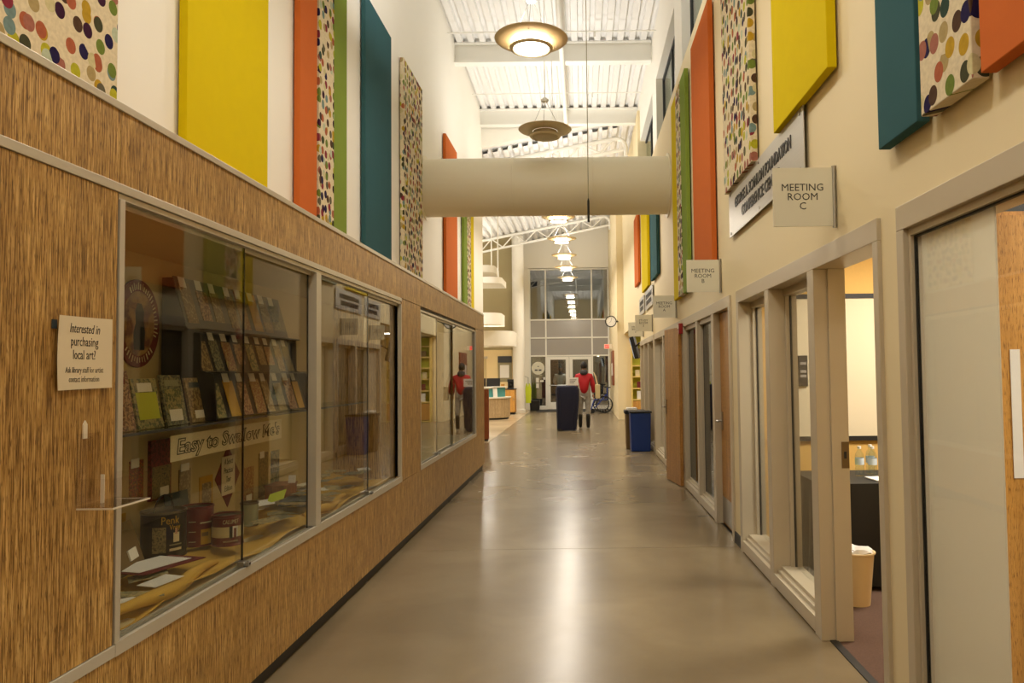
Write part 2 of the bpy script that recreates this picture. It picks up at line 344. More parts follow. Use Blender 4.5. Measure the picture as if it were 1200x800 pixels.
# left walls
struct('wall_left', MB().box(-2.6, XU, -4, 18.1, 2.52, 8.2), 'white_wall')
struct('wall_left_lower', B(-2.6, XU, 12.16, 18.1, 0, 2.52), 'cream_wall')
struct('wall_lobby_near', B(-7.9, -2.6, 17.9, 18.1, 0, 6.6), 'cream_wall')
struct('wall_lobby_left', B(-8.0, -7.9, 17.9, 29.4, 0, 6.2), 'cream_wall')
struct('wall_back', B(-2.6, 2.0, -4.2, -4, 0, 8.2), 'cream_wall')
struct('wall_olive', MB().prism([(-7.9, 2.45), (-2.55, 2.45), (-2.55, 6.97), (-7.9, 5.95)], 'y', 29.2, 29.4), 'olive_wall')
struct('wall_desk', B(-7.9, -2.55, 29.2, 29.4, 0, 2.45), 'warm_wall')
struct('wall_facade_side', B(-2.55, -2.19, 30.9, 31.1, 0, 7.0), 'white_wall')
struct('wall_facade_return', B(-2.75, -2.55, 29.4, 31.1, 0, 6.97), 'white_wall')
struct('wall_facade_top', MB().prism([(-2.19, 5.90), (1.16, 5.90), (1.16, 7.67), (-2.19, 7.03)], 'y', 30.9, 31.1), 'white_wall')
# right walls
wr = MB().box(XR, 1.53, -4, 17.2, 2.235, 5.6)
struct('wall_right', wr, 'cream_wall')
struct('wall_right_upper', MB().box(1.43, 1.62, -4, 18.0, 6.93, 8.2).box(1.43, 1.62, 6.5, 7.2, 5.6, 6.93).box(1.43, 1.62, 10.05, 10.8, 5.6, 6.93).box(1.43, 1.62, 13.5, 14.2, 5.6, 6.93).box(1.43, 1.62, 17.6, 18.0, 5.6, 6.93).box(1.43, 1.62, -4, 3.6, 5.6, 6.93), 'white_wall')
struct('wall_right_bulkhead', B(XR, 1.60, 17.2, 24.0, 2.75, 7.66), 'cream_wall')
for a, b in [(3.157, 3.36), (6.465, 6.755), (9.955, 10.0), (13.86, 13.96)]:
    struct('wall_right_pier', B(XR, 1.53, a, b, 0, 2.235), 'cream_wall')
    if b-a > .1: struct('baseboard_right', B(XR-.012, XR, a, b, 0, .1), 'toe_black', bevel=.002)
struct('wall_lobby_far', B(1.16, 4.5, 24.0, 24.2, 0, 7.6), 'cream_wall')
struct('wall_lobby_right', B(4.5, 4.7, 17.2, 24.2, 0, 2.75), 'cream_wall')
struct('wall_lobby_side', B(1.16, 1.36, 24.2, 31.1, 0, 7.66), 'cream_wall')
struct('ceiling', B(1.60, 4.7, 17.2, 24.0, 2.75, 2.85), 'white_wall')
# meeting-room partitions and ceilings
struct('ceiling', B(1.53, 5.4, -4, 17.2, 2.70, 2.80), 'white_wall')
struct('wall_rooms_end', B(5.4, 5.6, -4, 17.2, 0, 2.7), 'warm_wall')
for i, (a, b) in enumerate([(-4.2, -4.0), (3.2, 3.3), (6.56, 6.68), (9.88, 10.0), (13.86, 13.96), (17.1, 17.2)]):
    struct('wall_partition', B(1.53, 5.4, a, b, 0, 2.7), ['cream_wall', 'warm_wall', 'amber_wall', 'dark_room', 'warm_wall', 'cream_wall'][i])  # one partition coloured dark to stand in for an unlit room
# ------------------------------------------------------------------ clerestory windows
for i, (a, b) in enumerate([(3.6, 6.5), (7.2, 10.05), (10.8, 13.5), (14.2, 17.6)]):
    r = sroot('window_%d' % (i+1), (1.58, a, 5.6))
    fr = MB().box(1.55, 1.60, a, a+.05, 5.6, 6.93).box(1.55, 1.60, b-.05, b, 5.6, 6.93).box(1.55, 1.60, a+.05, b-.05, 6.88, 6.93).box(1.55, 1.60, a+.05, b-.05, 5.6, 5.65).box(1.55, 1.60, (a+b)/2-.025, (a+b)/2+.025, 5.65, 6.88)
    struct('window_frame', fr, 'dark_grey', r)
    for y0, y1 in ((a+.05, (a+b)/2-.025), ((a+b)/2+.025, b-.05)): struct('pane', B(1.57, 1.58, y0, y1, 5.65, 6.88), 'green_edge', r)
    struct('window_blind', B(1.605, 1.615, a, b, 5.6, 6.93), 'pale_tin', r)
# ------------------------------------------------------------------ left casework: wood panels, trims, cases
cw = sroot('wall_left_paneling', (XL, 2, 0))
E1 = [-4, -2.5, -1.1, .12, 1.34, 2.56, 3.9, 5.23, 6.57, 7.37, 8.6, 9.85, 11.2, 12.1]
G = .0015
for a, b in zip(E1, E1[1:]):
    struct('panel', B(XL-.025, XL, a+G, b-G, .085, .60), 'strand_bamboo', cw)
    struct('panel', B(XL-.025, XL, a+G, b-G, 2.225, 2.48), 'strand_bamboo', cw)
    struct('backing_board', B(XL-.05, XL-.026, a, b, .08, .60), 'black', cw)
    struct('backing_board', B(XL-.05, XL-.026, a, b, 2.2, 2.48), 'black', cw)
for a, b in ((-4, -2.5), (-2.5, -1.1), (-1.1, .12), (.12, 1.34), (1.34, 2.55)): struct('panel', B(XL-.025, XL, a+G, b-G, .645, 2.19), 'strand_bamboo', cw)
struct('backing_board', B(XL-.05, XL-.026, -4, 2.58, .6, 2.2), 'black', cw)
struct('panel', B(XL-.025, XL, 6.59, 7.36, .605, 2.22), 'strand_bamboo', cw)
struct('panel', B(XL-.025, XL, 11.21, 12.1, .605, 2.22), 'strand_bamboo', cw)
struct('end_panel', B(XU, XL, 12.1, 12.125, .085, 2.48), 'strand_bamboo', cw)
struct('cap_trim', B(XL-.035, XL+.006, -4, 12.13, 2.48, 2.508), 'aluminium', cw, bevel=.002)
struct('top_board', B(XU, XL-.036, -4, 12.12, 2.47, 2.50), 'strand_bamboo', cw)
struct('toe_kick', B(XL-.06, XL-.03, -4, 12.1, 0, .085), 'toe_black', cw)
struct('rail_trim', B(XL-.03, XL+.004, -4, 6.585, 2.192, 2.224), 'aluminium', cw, bevel=.002)
struct('rail_trim', B(XL-.03, XL+.004, -4, 2.585, .602, .642), 'aluminium', cw, bevel=.002)
def display_case(label, y0, y1, mull, panes, lining):
    r = thing('display_case', label, 'display case', (XL, y0, .6))
    obj('back_panel', B(-2.23, -2.205, y0, y1, .60, 2.2), lining, r)
    obj('case_floor', B(-2.2, XL-.06, y0, y1, .60, .628), lining, r)
    obj('case_roof', B(-2.2, XL-.06, y0, y1, 2.165, 2.195), lining, r)
    obj('side_panel', B(-2.2, XL-.03, y0, y0+.02, .63, 2.165), lining, r)
    obj('side_panel', B(-2.2, XL-.03, y1-.02, y1, .63, 2.165), 'strand_bamboo', r)
    obj('sill_track', MB().box(XL-.06, XL+.005, y0, y1, .602, .632).box(XL-.012, XL+.005, y0, y1, .632, .648).box(XL-.036, XL-.032, y0, y1, .632, .645).box(XL-.06, XL-.056, y0, y1, .632, .645), 'aluminium', r)
    obj('head_track', MB().box(XL-.06, XL-.004, y0, y1, 2.17, 2.19).box(XL-.036, XL-.032, y0, y1, 2.15, 2.17), 'aluminium', r)
    for a, b in mull: obj('mullion', B(XL-.058, XL+.003, a, b, .648, 2.17), 'aluminium', r, bevel=.002)
    for k, (a, b, x) in enumerate(panes):
        p = obj('glass_pane', B(x, x+.006, a, b, .634, 2.165), 'sheet_glass', r)
        obj('edge_strip', B(x-.001, x+.007, b-.006, b, .64, 2.165), 'black_gloss', p)
    return r
c1 = display_case('long glass-fronted display case of old packaging in the wood wall', 2.56, 6.59, [(2.56, 2.588), (4.47, 4.55), (6.57, 6.59)],
                  [(2.588, 3.57, XL-.03), (3.55, 4.47, XL-.054), (4.55, 5.64, XL-.03), (5.62, 6.57, XL-.054)], 'case_lining')
c2 = display_case('empty glass-fronted display case near the end of the wood wall', 7.36, 11.21, [(7.36, 7.375), (11.19, 11.21)],
                  [(7.375, 8.31, XL-.03), (8.29, 9.35, XL-.054), (9.36, 11.19, XL-.03)], 'khaki')
for r, y in ((c1, 3.56), (c1, 5.63), (c2, 8.30)):
    lk = obj('lock', MB().box(XL-.034, XL-.004, y-.03, y+.016, .649, .676).tube([(XL-.02, y-.004, .662), (XL+.016, y-.004, .662)], .013, 12), 'steel', r, bevel=.001)
    obj('keyway', MB().tube([(XL+.016, y-.004, .662), (XL+.018, y-.004, .662)], .006, 8), 'black', lk)
shf = obj('glass_shelf', B(-2.2, -1.88, 2.60, 4.44, 1.305, 1.315), 'green_edge', c1)
obj('shelf_edge', B(-1.882, -1.879, 2.60, 4.44, 1.304, 1.316), 'dark_grey', shf)
shf = obj('glass_shelf', B(-2.2, -1.88, 4.56, 6.5, 1.305, 1.315), 'green_edge', c1)
obj('shelf_edge', B(-1.882, -1.879, 4.56, 6.5, 1.304, 1.316), 'dark_grey', shf)
# ------------------------------------------------------------------ right storefronts
def storefront(name, y0, y1, members, panes, doors, glassm, f1=1.50):
    r = sroot(name, (XR, y0, 0)); f0 = XR-.02
    struct('head_frame', MB().box(f0, 1.53, y0, y1, 2.13, 2.235), 'taupe_frame', r, bevel=.003)
    for a, b in members: struct('jamb', MB().box(f0, f1+.03, a, b, 0, 2.13), 'taupe_frame', r, bevel=.003)
    for a, b in panes:
        struct('sill_frame', MB().box(f0, f1+.05, a, b, 0.012, .10).box(f0+.03, f1+.05, a, b, .10, .125).box(f0+.055, f1+.05, a, b, .125, .15), 'taupe_frame', r, bevel=.002)
        struct('head_stop', B(f1-.04, f1+.05, a, b, 2.08, 2.13), 'taupe_frame', r)
        struct('glazing_stop', B(f1-.03, f1+.05, a, a+.02, .15, 2.08), 'taupe_frame', r)
        struct('glazing_stop', B(f1-.03, f1+.05, b-.02, b, .15, 2.08), 'taupe_frame', r)
        struct('gasket', MB().box(f1-.002, f1+.012, b-.027, b-.02, .15, 2.08), 'black', r)
        struct('pane', B(f1, f1+.008, a+.02, b-.02, .15, 2.08), glassm, r)
    return r
def lever(parent, x, y, z, d):
    obj('handle', MB().box(x-.012, x, y-.02, y+.02, z-.09, z+.09).tube([(x-.012, y, z), (x-.06, y, z), (x-.062, y+d*.11, z)], .011, 8), 'steel', parent, bevel=.001)
storefront('window_5', 3.36, 6.465, [(3.36, 3.42), (4.30, 4.42), (5.35, 5.46), (6.38, 6.465)], [(4.42, 5.35), (5.46, 6.38)], [], 'store_glass')
struct('trim_2', MB().box(1.43, 1.53, 4.287, 4.30, 0, 2.13), 'taupe_frame', bevel=.002)   # rebate of the open doorway
r = tag(obj('strike_plate', B(1.485, 1.528, 4.283, 4.287, .98, 1.13), 'brown_board', bevel=.001), 'brown metal strike plate on the jamb of the open doorway', 'strike plate')
r['_o'] = tuple(r.location); obj('latch_hole', B(1.498, 1.513, 4.281, 4.2835, 1.035, 1.075), 'black', r)
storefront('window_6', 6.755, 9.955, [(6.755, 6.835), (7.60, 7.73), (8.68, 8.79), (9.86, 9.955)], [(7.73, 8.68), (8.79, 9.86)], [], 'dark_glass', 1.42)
d = sroot('door_1', (1.5, 6.84, 0))
struct('door_leaf', B(1.415, 1.46, 6.838, 7.597, .012, 2.125), 'oak_door', d, bevel=.002)
struct('kick_plate', B(1.411, 1.415, 6.86, 7.58, .03, .28), 'steel', d); lever(d, 1.415, 7.52, 1.04, -1)
storefront('window_7', 10.0, 13.86, [(10.0, 10.05), (10.82, 10.94), (12.3, 12.42), (13.76, 13.86)], [(10.94, 12.3), (12.42, 13.76)], [], 'store_glass')
d = sroot('door_2', (1.345, 10.06, 0)); hx, hy, ang = 1.345, 9.985, math.radians(98.5); dv = Vector((math.cos(ang), math.sin(ang), 0)); nv = Vector((math.sin(ang), -math.cos(ang), 0))
mb = MB().obox(Vector((hx, hy, .012)), dv*.72, -nv*.045, (0, 0, 2.12)); struct('door_leaf', mb, 'oak_door', d, bevel=.002)
for z in (.25, 1.95): struct('hinge', MB().tube([(hx+.012, hy-.014, z-.05), (hx+.012, hy-.014, z+.05)], .012, 8), 'steel', d)
p = Vector((hx, hy, 1.04))+dv*.68-nv*.045
struct('handle', MB().tube([p, p-nv*.055, p-nv*.055-dv*.11], .011, 8).obox(p-dv*.02+Vector((0, 0, -.1)), dv*.04, -nv*.012, (0, 0, .2)), 'steel', d)
storefront('window_8', 13.96, 17.2, [(13.96, 14.04), (15.1, 15.2), (16.1, 16.2), (17.1, 17.2)], [(14.04, 15.1), (15.2, 16.1)], [], 'store_glass')
d = sroot('door_3', (1.5, 16.2, 0)); struct('door_leaf', B(1.43, 1.475, 16.2, 17.1, .012, 2.125), 'taupe_frame', d); lever(d, 1.43, 16.3, 1.04, 1)
# nearest room: tall pane with a sign panel behind it
rd = sroot('window_9', (XR, 1.0, 0)); f0 = XR-.02
struct('head_frame', B(f0, 1.53, -.4, 3.157, 2.13, 2.235), 'taupe_frame', rd, bevel=.003)
struct('jamb', MB().box(f0, 1.50, 3.09, 3.157, 0, 2.13).box(1.372, 1.50, 3.07, 3.09, 0, 2.13), 'taupe_frame', rd, bevel=.003)
struct('head_stop', B(1.372, 1.50, -.4, 3.07, 2.10, 2.13), 'taupe_frame', rd)
struct('sill_frame', B(f0, 1.50, -.4, 3.09, .012, .10), 'taupe_frame', rd)
struct('jamb', B(f0, 1.50, -.4, -.3, 0, 2.13), 'taupe_frame', rd)
struct('gasket', MB().box(1.388, 1.40, 3.06, 3.07, .10, 2.10).box(1.388, 1.40, -.3, 3.06, 2.092, 2.10), 'black', rd)
struct('pane', B(1.392, 1.40, -.3, 3.06, .10, 2.092), 'store_glass', rd)
struct('wall_room_near', B(1.37, 1.60, -4, -.4, 0, 2.235), 'cream_wall')
# ------------------------------------------------------------------ entrance facade
fa = sroot('window_10', (-.5, 31, 0))
for x in (-2.16, -1.49, .435, 1.13): struct('mullion', B(x-.03, x+.03, 30.95, 31.05, 0, 5.85), 'white_steel', fa)
for z in (2.23, 2.98, 3.735, 5.85): struct('transom', B(-2.19, 1.16, 30.94, 31.04, z-.03, z+.03), 'white_steel', fa)
XS = [(-2.13, -1.52), (-1.46, .405), (.465, 1.10)]
for a, b in XS:
    struct('pane', B(a, b, 30.99, 31.0, 3.765, 5.82), 'facade_glass', fa)
    struct('spandrel_panel', B(a, b, 30.985, 31.0, 3.01, 3.705), 'grey_panel', fa)
    struct('spandrel_panel', B(a, b, 30.985, 31.0, 2.26, 2.95), 'grey_panel', fa)
for a, b in (XS[0], XS[2]):
    struct('pane', B(a, b, 30.99, 31.0, .16, 2.2), 'facade_glass', fa); struct('sill_frame', B(a, b, 30.95, 31.05, 0, .16), 'white_steel', fa)
for i, (a, b) in enumerate([(-1.455, -.535), (-.525, .40)]):
    d = sroot('door_%d' % (4+i), (a, 31, 0))
    struct('door_frame', MB().box(a, a+.14, 30.96, 31.02, .012, 2.19).box(b-.14, b, 30.96, 31.02, .012, 2.19).box(a+.14, b-.14, 30.96, 31.02, 2.07, 2.19).box(a+.14, b-.14, 30.96, 31.02, .012, .3), 'white_steel', d)
    struct('pane', B(a+.14, b-.14, 30.985, 30.993, .3, 2.07), 'facade_glass', d)
    hxx = b-.1 if i == 0 else a+.1
    struct('push_bar', MB().tube([(a+.1, 30.92, 1.0), (b-.1, 30.92, 1.0)], .016, 8), 'steel', d)
struct('vestibule_backdrop', B(-8, 4.5, 35.2, 35.4, 0, 6), 'dark_grey')  # added dark backdrop closing the view beyond the doors
struct('floor', B(-1.8, 1.1, 28.9, 30.9, 0.0, .008), 'dark_mat')
struct('wall_vestibule_side', B(-2.4, -2.3, 31.1, 35.2, 0, 6), 'dark_grey')
for x, y in ((-2.47, 28.95),):
    o = struct('column_round', MB().lathe([(.23, 0), (.23, 6.9)], (x, y, 0), 28).lathe([(.27, 0), (.27, .12), (.23, .13)], (x, y, 0), 28), 'white_wall', smooth=True)
# ------------------------------------------------------------------ roof trusses of the lobby
def truss(y, label, xa, xb, depth):
    r = thing('roof_truss', label, 'roof truss', (xa, y, zl(xa)-depth)); r['kind'] = 'structure'
    zt = lambda x: zl(x)-.06
    end = [(xb+.25*math.sin(t), y, zt(xb)-.25*(1-math.cos(t))) for t in [PI/2*i/6 for i in range(7)]]
    obj('top_chord', MB().tube([(xa, y, zt(xa)), (xb-.4, y, zt(xb-.4))]+end+[(xb+.25, y, zt(xb)-depth)], .055, 10), 'white_steel', r, smooth=True)
    zb = lambda x: zt(x)-depth+.02*(x-xa)
    obj('bottom_chord', MB().tube([(xa, y, zb(xa)), (xb+.25, y, zb(xb))], .045, 10), 'white_steel', r, smooth=True)
    nseg = int((xb-xa)/.85)
    for k in range(nseg):
        x0 = xa+(xb-xa)*k/nseg; x1 = xa+(xb-xa)*(k+.5)/nseg; x2 = xa+(xb-xa)*(k+1)/nseg
        obj('web_strut', MB().tube([(x0, y, zt(x0)), (x1, y, zb(x1))], .024, 6), 'white_steel', r)
        obj('web_strut', MB().tube([(x1, y, zb(x1)), (x2, y, zt(x2))], .024, 6), 'white_steel', r)
    return r
truss(19.0, 'white steel tube truss with a curved end just beyond the deep beam', -7.8, .95, .45)
truss(28.6, 'white steel tube truss above the round column and entrance', -7.8, .9, .5)
# ================================================================== LAMPS
def pendant(y, label, on=True, ztop=7.95, x=-.5, z=5.05, up=1.0):
    r = thing('pendant_lamp', label, 'pendant lamp', (x, y, z), 'disc pendants hung down the hall')
    obj('shade', MB().lathe([(.185, .03), (.25, .032), (.33, .042), (.385, .054), (.392, .06), (.385, .066), (.33, .054), (.25, .044), (.185, .042), (.185, .03)], (x, y, z), 40), 'bronze', r, smooth=True)
    ln = obj('lens', MB().lathe([(0, -.062), (.1, -.061), (.165, -.056), (.192, -.046)], (x, y, z), 36), 'lens_glow' if on else 'lens_off', r, smooth=True)
    obj('lens_ring', MB().lathe([(.19, -.05), (.2, -.058), (.225, -.05), (.232, -.036), (.22, -.03), (.19, -.032), (.19, -.05)], (x, y, z), 36), 'bronze', ln, smooth=True)
    obj('lamp_tray', MB().lathe([(0, -.028), (.176, -.028), (.178, 0), (.176, .03), (0, .034)], (x, y, z), 30), 'lens_glow' if on else 'lens_off', r, smooth=True)
    for k in range(3):
        a = 2*PI*k/3+.5; obj('suspension_wire', MB().tube([(x+.3*math.cos(a), y+.3*math.sin(a), z+.03), (x+.02*math.cos(a), y+.02*math.sin(a), z+.48)], .0035, 6), 'steel', r)
    obj('canopy', MB().lathe([(0, .46), (.05, .47), (.06, .5), (.03, .53), (0, .53)], (x, y, z), 16), 'white_steel', r, smooth=True)
    obj('stem', MB().tube([(x, y, z+.52), (x, y, ztop)], .007, 6), 'white_steel', r)
    if on:
        l = area('pendant_up', (x, y, z+.09), .62, LIGHTS['pend_up']*up, WHITE, (PI, 0, 0), shape='DISK')
        l = area('pendant_down', (x, y, z-.075), .36, LIGHTS['pend_down']*(1.7 if y > 13 else 1), WARM, (0, 0, 0), shape='DISK')
    return r
pendant(7.8, 'lit bronze disc pendant highest in view, in front of the steel beam')
pendant(10.77, 'unlit beige disc pendant hanging just above the round duct', False)
pendant(13.8, 'lit bronze disc pendant hidden behind the round duct')
pendant(16.93, 'lit bronze disc pendant peeking out just below the round duct')
pendant(19.7, 'lit bronze disc pendant, second below the round duct', ztop=zl(-.5), up=.5)
pendant(22.5, 'lit bronze disc pendant, third below the round duct', ztop=zl(-.5), up=.5)
pendant(25.1, 'lit bronze disc pendant touching the top bar of the entrance window', ztop=zl(-.5), up=.5)
pendant(27.9, 'lowest lit bronze disc pendant, in front of the dark entrance window', ztop=zl(-.5), up=.5)
for k, yy in enumerate((-.9, 2.0, 4.9)):  # unseen pendants continuing the row, added to light the near hall
    pendant(yy, ['lit bronze disc pendant out of view at the rear of the hall', 'lit bronze disc pendant out of view above the first paneled bay', 'lit bronze disc pendant out of view above the nearest acoustic panels'][k])
def troffer(x, y, z, sx, sy, power, label, name='ceiling_light'):
    r = thing(name, label, 'ceiling light', (x, y, z))
    obj('housing', MB().box(x-sx/2-.03, x+sx/2+.03, y-sy/2-.03, y-sy/2, z-.02, z).box(x-sx/2-.03, x+sx/2+.03, y+sy/2, y+sy/2+.03, z-.02, z).box(x-sx/2-.03, x-sx/2, y-sy/2, y+sy/2, z-.02, z).box(x+sx/2, x+sx/2+.03, y-sy/2, y+sy/2, z-.02, z), 'white_steel', r)
    obj('diffuser', B(x-sx/2, x+sx/2, y-sy/2, y+sy/2, z-.012, z), 'troffer_glow', r)
    area('troffer_light', (x, y, z-.03), sx, power, WARM, sy=sy)
troffer(2.9, 5.2, 2.70, 1.2, .6, LIGHTS['roomc'], 'bright ceiling light in the room with the black table')
troffer(3.2, 2.2, 2.70, 1.2, .6, LIGHTS['roomd'], 'bright ceiling light in the nearest meeting room')
troffer(2.9, 12.0, 2.70, 1.2, .6, LIGHTS['rooma'], 'ceiling light in the room behind the ajar door')
troffer(2.9, 15.5, 2.70, .6, .6, LIGHTS['study'], 'ceiling light in the study room past the ajar door')
troffer(2.6, 21.5, 2.75, 1.2, .6, LIGHTS['shelf'], 'ceiling light in front of the lime backed shelves')
# ================================================================== ROOF SERVICES
tag(obj('conduit_pipe', MB().tube([(-.31, -3.9, 7.42), (-.31, 17.9, 7.42)], .045, 10), 'white_steel', smooth=True), 'white pipe running down the hall under the roof beams', 'pipe')
tag(obj('sprinkler_pipe', MB().tube([(-2.38, 13.3, 7.75), (1.42, 13.3, 7.75)], .014, 6).tube([(.3, 13.3, 7.75), (.3, 13.3, 7.64)], .02, 6), 'white_steel'), 'thin sprinkler pipe crossing under the roof deck above the lit pendant', 'pipe')
tag(obj('sprinkler_pipe', MB().tube([(-2.38, 16.3, 7.75), (1.42, 16.3, 7.75)], .014, 6).tube([(.3, 16.3, 7.75), (.3, 16.3, 7.64)], .02, 6), 'white_steel'), 'thin sprinkler pipe crossing under the roof deck above the unlit pendant', 'pipe')
r = thing('hanging_cable', 'thin cable with a black end hanging in front of the duct', 'cable', (.12, 10.5, 3.68))
obj('cord', MB().tube([(.12, 10.5, 4.0), (.12, 10.5, 7.95)], .006, 6), 'khaki', r); obj('plug', MB().tube([(.12, 10.5, 3.68), (.12, 10.5, 3.98), (.12, 10.5, 4.02)], [.016, .016, .007], 8), 'black', r)
DY, DZ, DR = 11.45, 4.43, .445
du = thing('ventilation_duct', 'big round cream duct crossing the hall from wall to wall', 'duct', (-.5, DY, DZ-DR))
def xlathe(mb, prof, y, z, n=48):
    vs = []; fs = []
    for x, r_ in prof:
        for k in range(n): t = 2*PI*k/n; vs.append((x, y+r_*math.cos(t), z+r_*math.sin(t)))
    for i in range(len(prof)-1):
        for k in range(n): fs.append((i*n+k, i*n+(k+1) % n, (i+1)*n+(k+1) % n, (i+1)*n+k))
    return mb.add(vs, fs)
cuts = [XU, -1.02, .2, XR-.005]
for a, b in zip(cuts, cuts[1:]): obj('duct_section', xlathe(MB(), [(a+.001, DR), (b-.004, DR), (b-.002, DR-.006)], DY, DZ), 'duct_paint', du, smooth=True)
for x in cuts[1:3]: obj('seam_band', xlathe(MB(), [(x-.012, DR+.001), (x-.01, DR+.005), (x+.01, DR+.005), (x+.012, DR+.001)], DY, DZ), 'duct_paint', du, smooth=True)
obj('flange', xlathe(MB(), [(XU+.001, DR), (XU+.001, DR+.05), (XU+.015, DR+.05), (XU+.02, DR)], DY, DZ), 'duct_paint', du, smooth=True)
obj('flange', xlathe(MB(), [(XR-.002, DR), (XR-.002, DR+.05), (XR-.015, DR+.05), (XR-.02, DR)], DY, DZ), 'duct_paint', du, smooth=True)
# ================================================================== ACOUSTIC PANELS
def panelL(y0, y1, z0, z1, m_, label, t=.06): tag(obj('acoustic_panel', B(XU+.014, XU+t+.006, y0, y1, z0, z1), m_, bevel=.004), label, 'acoustic panel', 'fabric panels above the wood casework')
def panelR(y0, y1, z0, z1, m_, label, t=.06): tag(obj('acoustic_panel', B(XR-t-.006, XR-.014, y0, y1, z0, z1), m_, bevel=.004), label, 'acoustic panel', 'fabric panels above the meeting rooms')
panelL(2.1, 3.70, 2.53, 5.2, 'dot_cloth', 'polka-dot fabric panel above the wood wall, cut off by the picture edge')
panelL(4.36, 5.50, 2.53, 5.9, 'yellow_cloth', 'wide yellow fabric panel above the display case')
panelL(6.13, 6.53, 2.53, 5.5, 'orange_cloth', 'orange fabric strip touching the narrow polka-dot strip')
panelL(6.56, 6.96, 2.53, 5.6, 'dot_cloth', 'narrow polka-dot fabric strip between orange and green strips', .068)
panelL(6.99, 7.37, 2.53, 5.6, 'green_cloth', 'green fabric strip beside the narrow polka-dot strip above the display case')
panelL(8.02, 9.12, 2.53, 5.75, 'teal_cloth', 'wide teal fabric panel above the display case')
panelL(9.76, 10.92, 2.53, 5.78, 'dot_cloth', 'wide polka-dot fabric panel ending at the round duct')
panelL(12.84, 14.0, 2.53, 5.75, 'orange_cloth', 'wide orange fabric panel behind the end of the round duct')
panelL(14.82, 15.2, 2.53, 5.2, 'green_cloth', 'thin green fabric strip seen just below the duct beside the orange panel')
panelL(15.22, 15.74, 2.53, 5.2, 'dot_cloth', 'thin polka-dot fabric strip between the green and yellow strips below the duct')
panelL(15.76, 16.15, 2.53, 5.2, 'yellow_cloth', 'thin yellow fabric strip nearest the end of the casework wall')
panelR(1.3, 2.37, 2.5, 5.3, 'orange_cloth', 'orange fabric panel in the upper corner beside the polka-dot panel')
panelR(2.41, 2.78, 2.5, 5.3, 'dot_cloth', 'polka-dot fabric strip between the teal strip and the corner orange panel', .066)
panelR(2.83, 3.20, 2.5, 5.3, 'teal_cloth', 'dark teal fabric strip above the door-high frame of the open doorway')
panelR(3.83, 4.92, 3.13, 5.9, 'yellow_cloth', 'wide yellow fabric panel above the lettered metal plaque')
panelR(5.58, 6.64, 3.13, 5.9, 'dot_cloth', 'wide polka-dot fabric panel over the far end of the lettered plaque')
panelR(7.33, 8.48, 2.55, 5.28, 'orange_cloth', 'wide orange fabric panel behind the Meeting Room B sign')
panelR(9.02, 9.45, 2.53, 5.28, 'green_cloth', 'green fabric strip beside the Meeting Room B sign')
panelR(9.47, 9.88, 2.53, 5.28, 'dot_cloth', 'thin polka-dot fabric strip between green and yellow beside the duct end', .064)
panelR(9.90, 10.38, 2.53, 5.28, 'yellow_cloth', 'thin yellow fabric strip at the end of the duct')
panelR(12.66, 13.8, 3.22, 5.2, 'teal_cloth', 'blue-teal fabric panel hanging above the two small plaques')
panelR(14.45, 15.85, 3.22, 5.2, 'yellow_cloth', 'far yellow fabric panel between the orange and teal ones')
panelR(16.8, 17.98, 3.58, 5.2, 'orange_cloth', 'farthest orange fabric panel above the small plaques')
# ================================================================== SIGNS
def blade(y, lines, label, x1=XR, wd=.34, z0=2.31, z1=2.625):
    r = thing('room_sign', label, 'sign', (x1-wd, y, z0), 'room name signs sticking out from the wall')
    obj('plate', B(x1-wd, x1-.012, y-.004, y+.004, z0, z1), 'sign_plate', r, bevel=.001)
    obj('bracket', MB().tube([(x1-.012, y, z0-.008), (x1-.012, y, z1+.008)], .012, 10), 'steel', r)
    for i, s in enumerate(lines): text(s, .055, 'sign_ink', r, (x1-wd/2-.012, y-.0045, z1-.108-.05*i), '-y', .0006)
blade(3.93, ['MEETING', 'ROOM', 'C'], 'Meeting Room C sign, nearest of the room signs')
blade(7.2, ['MEETING', 'ROOM', 'B'], 'Meeting Room B sign overlapping the orange panel')
blade(10.6, ['MEETING', 'ROOM', 'A'], 'Meeting Room A sign below the teal panel')
blade(14.2, ['STUDY', 'ROOM', '3'], 'Study Room 3 sign below the small plaques')
blade(16.3, ['STUDY', 'ROOM', '2'], 'Study Room 2 sign, farthest of the room signs')
def plaque(y0, y1, z0, z1, lines, size, label, lz):
    r = thing('wall_plaque', label, 'plaque', (XR-.03, y0, z0))
    obj('plate', B(XR-.03, XR-.024, y0, y1, z0, z1), 'brushed_plate', r, bevel=.001)
    for yy in (y0+.07, (y0+y1)/2, y1-.07):
        for zz in (z0+.03, z1-.03): obj('standoff', MB().tube([(XR, yy, zz), (XR-.036, yy, zz)], .012, 10), 'steel', r)
    for (s, wd), z in zip(lines, lz): text(s, size, 'letter_black', r, (XR-.031, (y0+y1)/2, z), '-x', .004, bold=.002, width=wd)
plaque(4.38, 6.62, 2.73, 3.13, [('GEORGE A. SCANLON FOUNDATION', 1.72), ('CONFERENCE CENTER', 1.2)], .12, 'long brushed metal plaque with black letters behind the Meeting Room C sign', (2.985, 2.86))
def textbars(r, y0, y1, zs): 
    for z in zs: obj('lettering', B(XR-.034, XR-.031, y0, y1, z-.045, z+.045), 'letter_black', r)
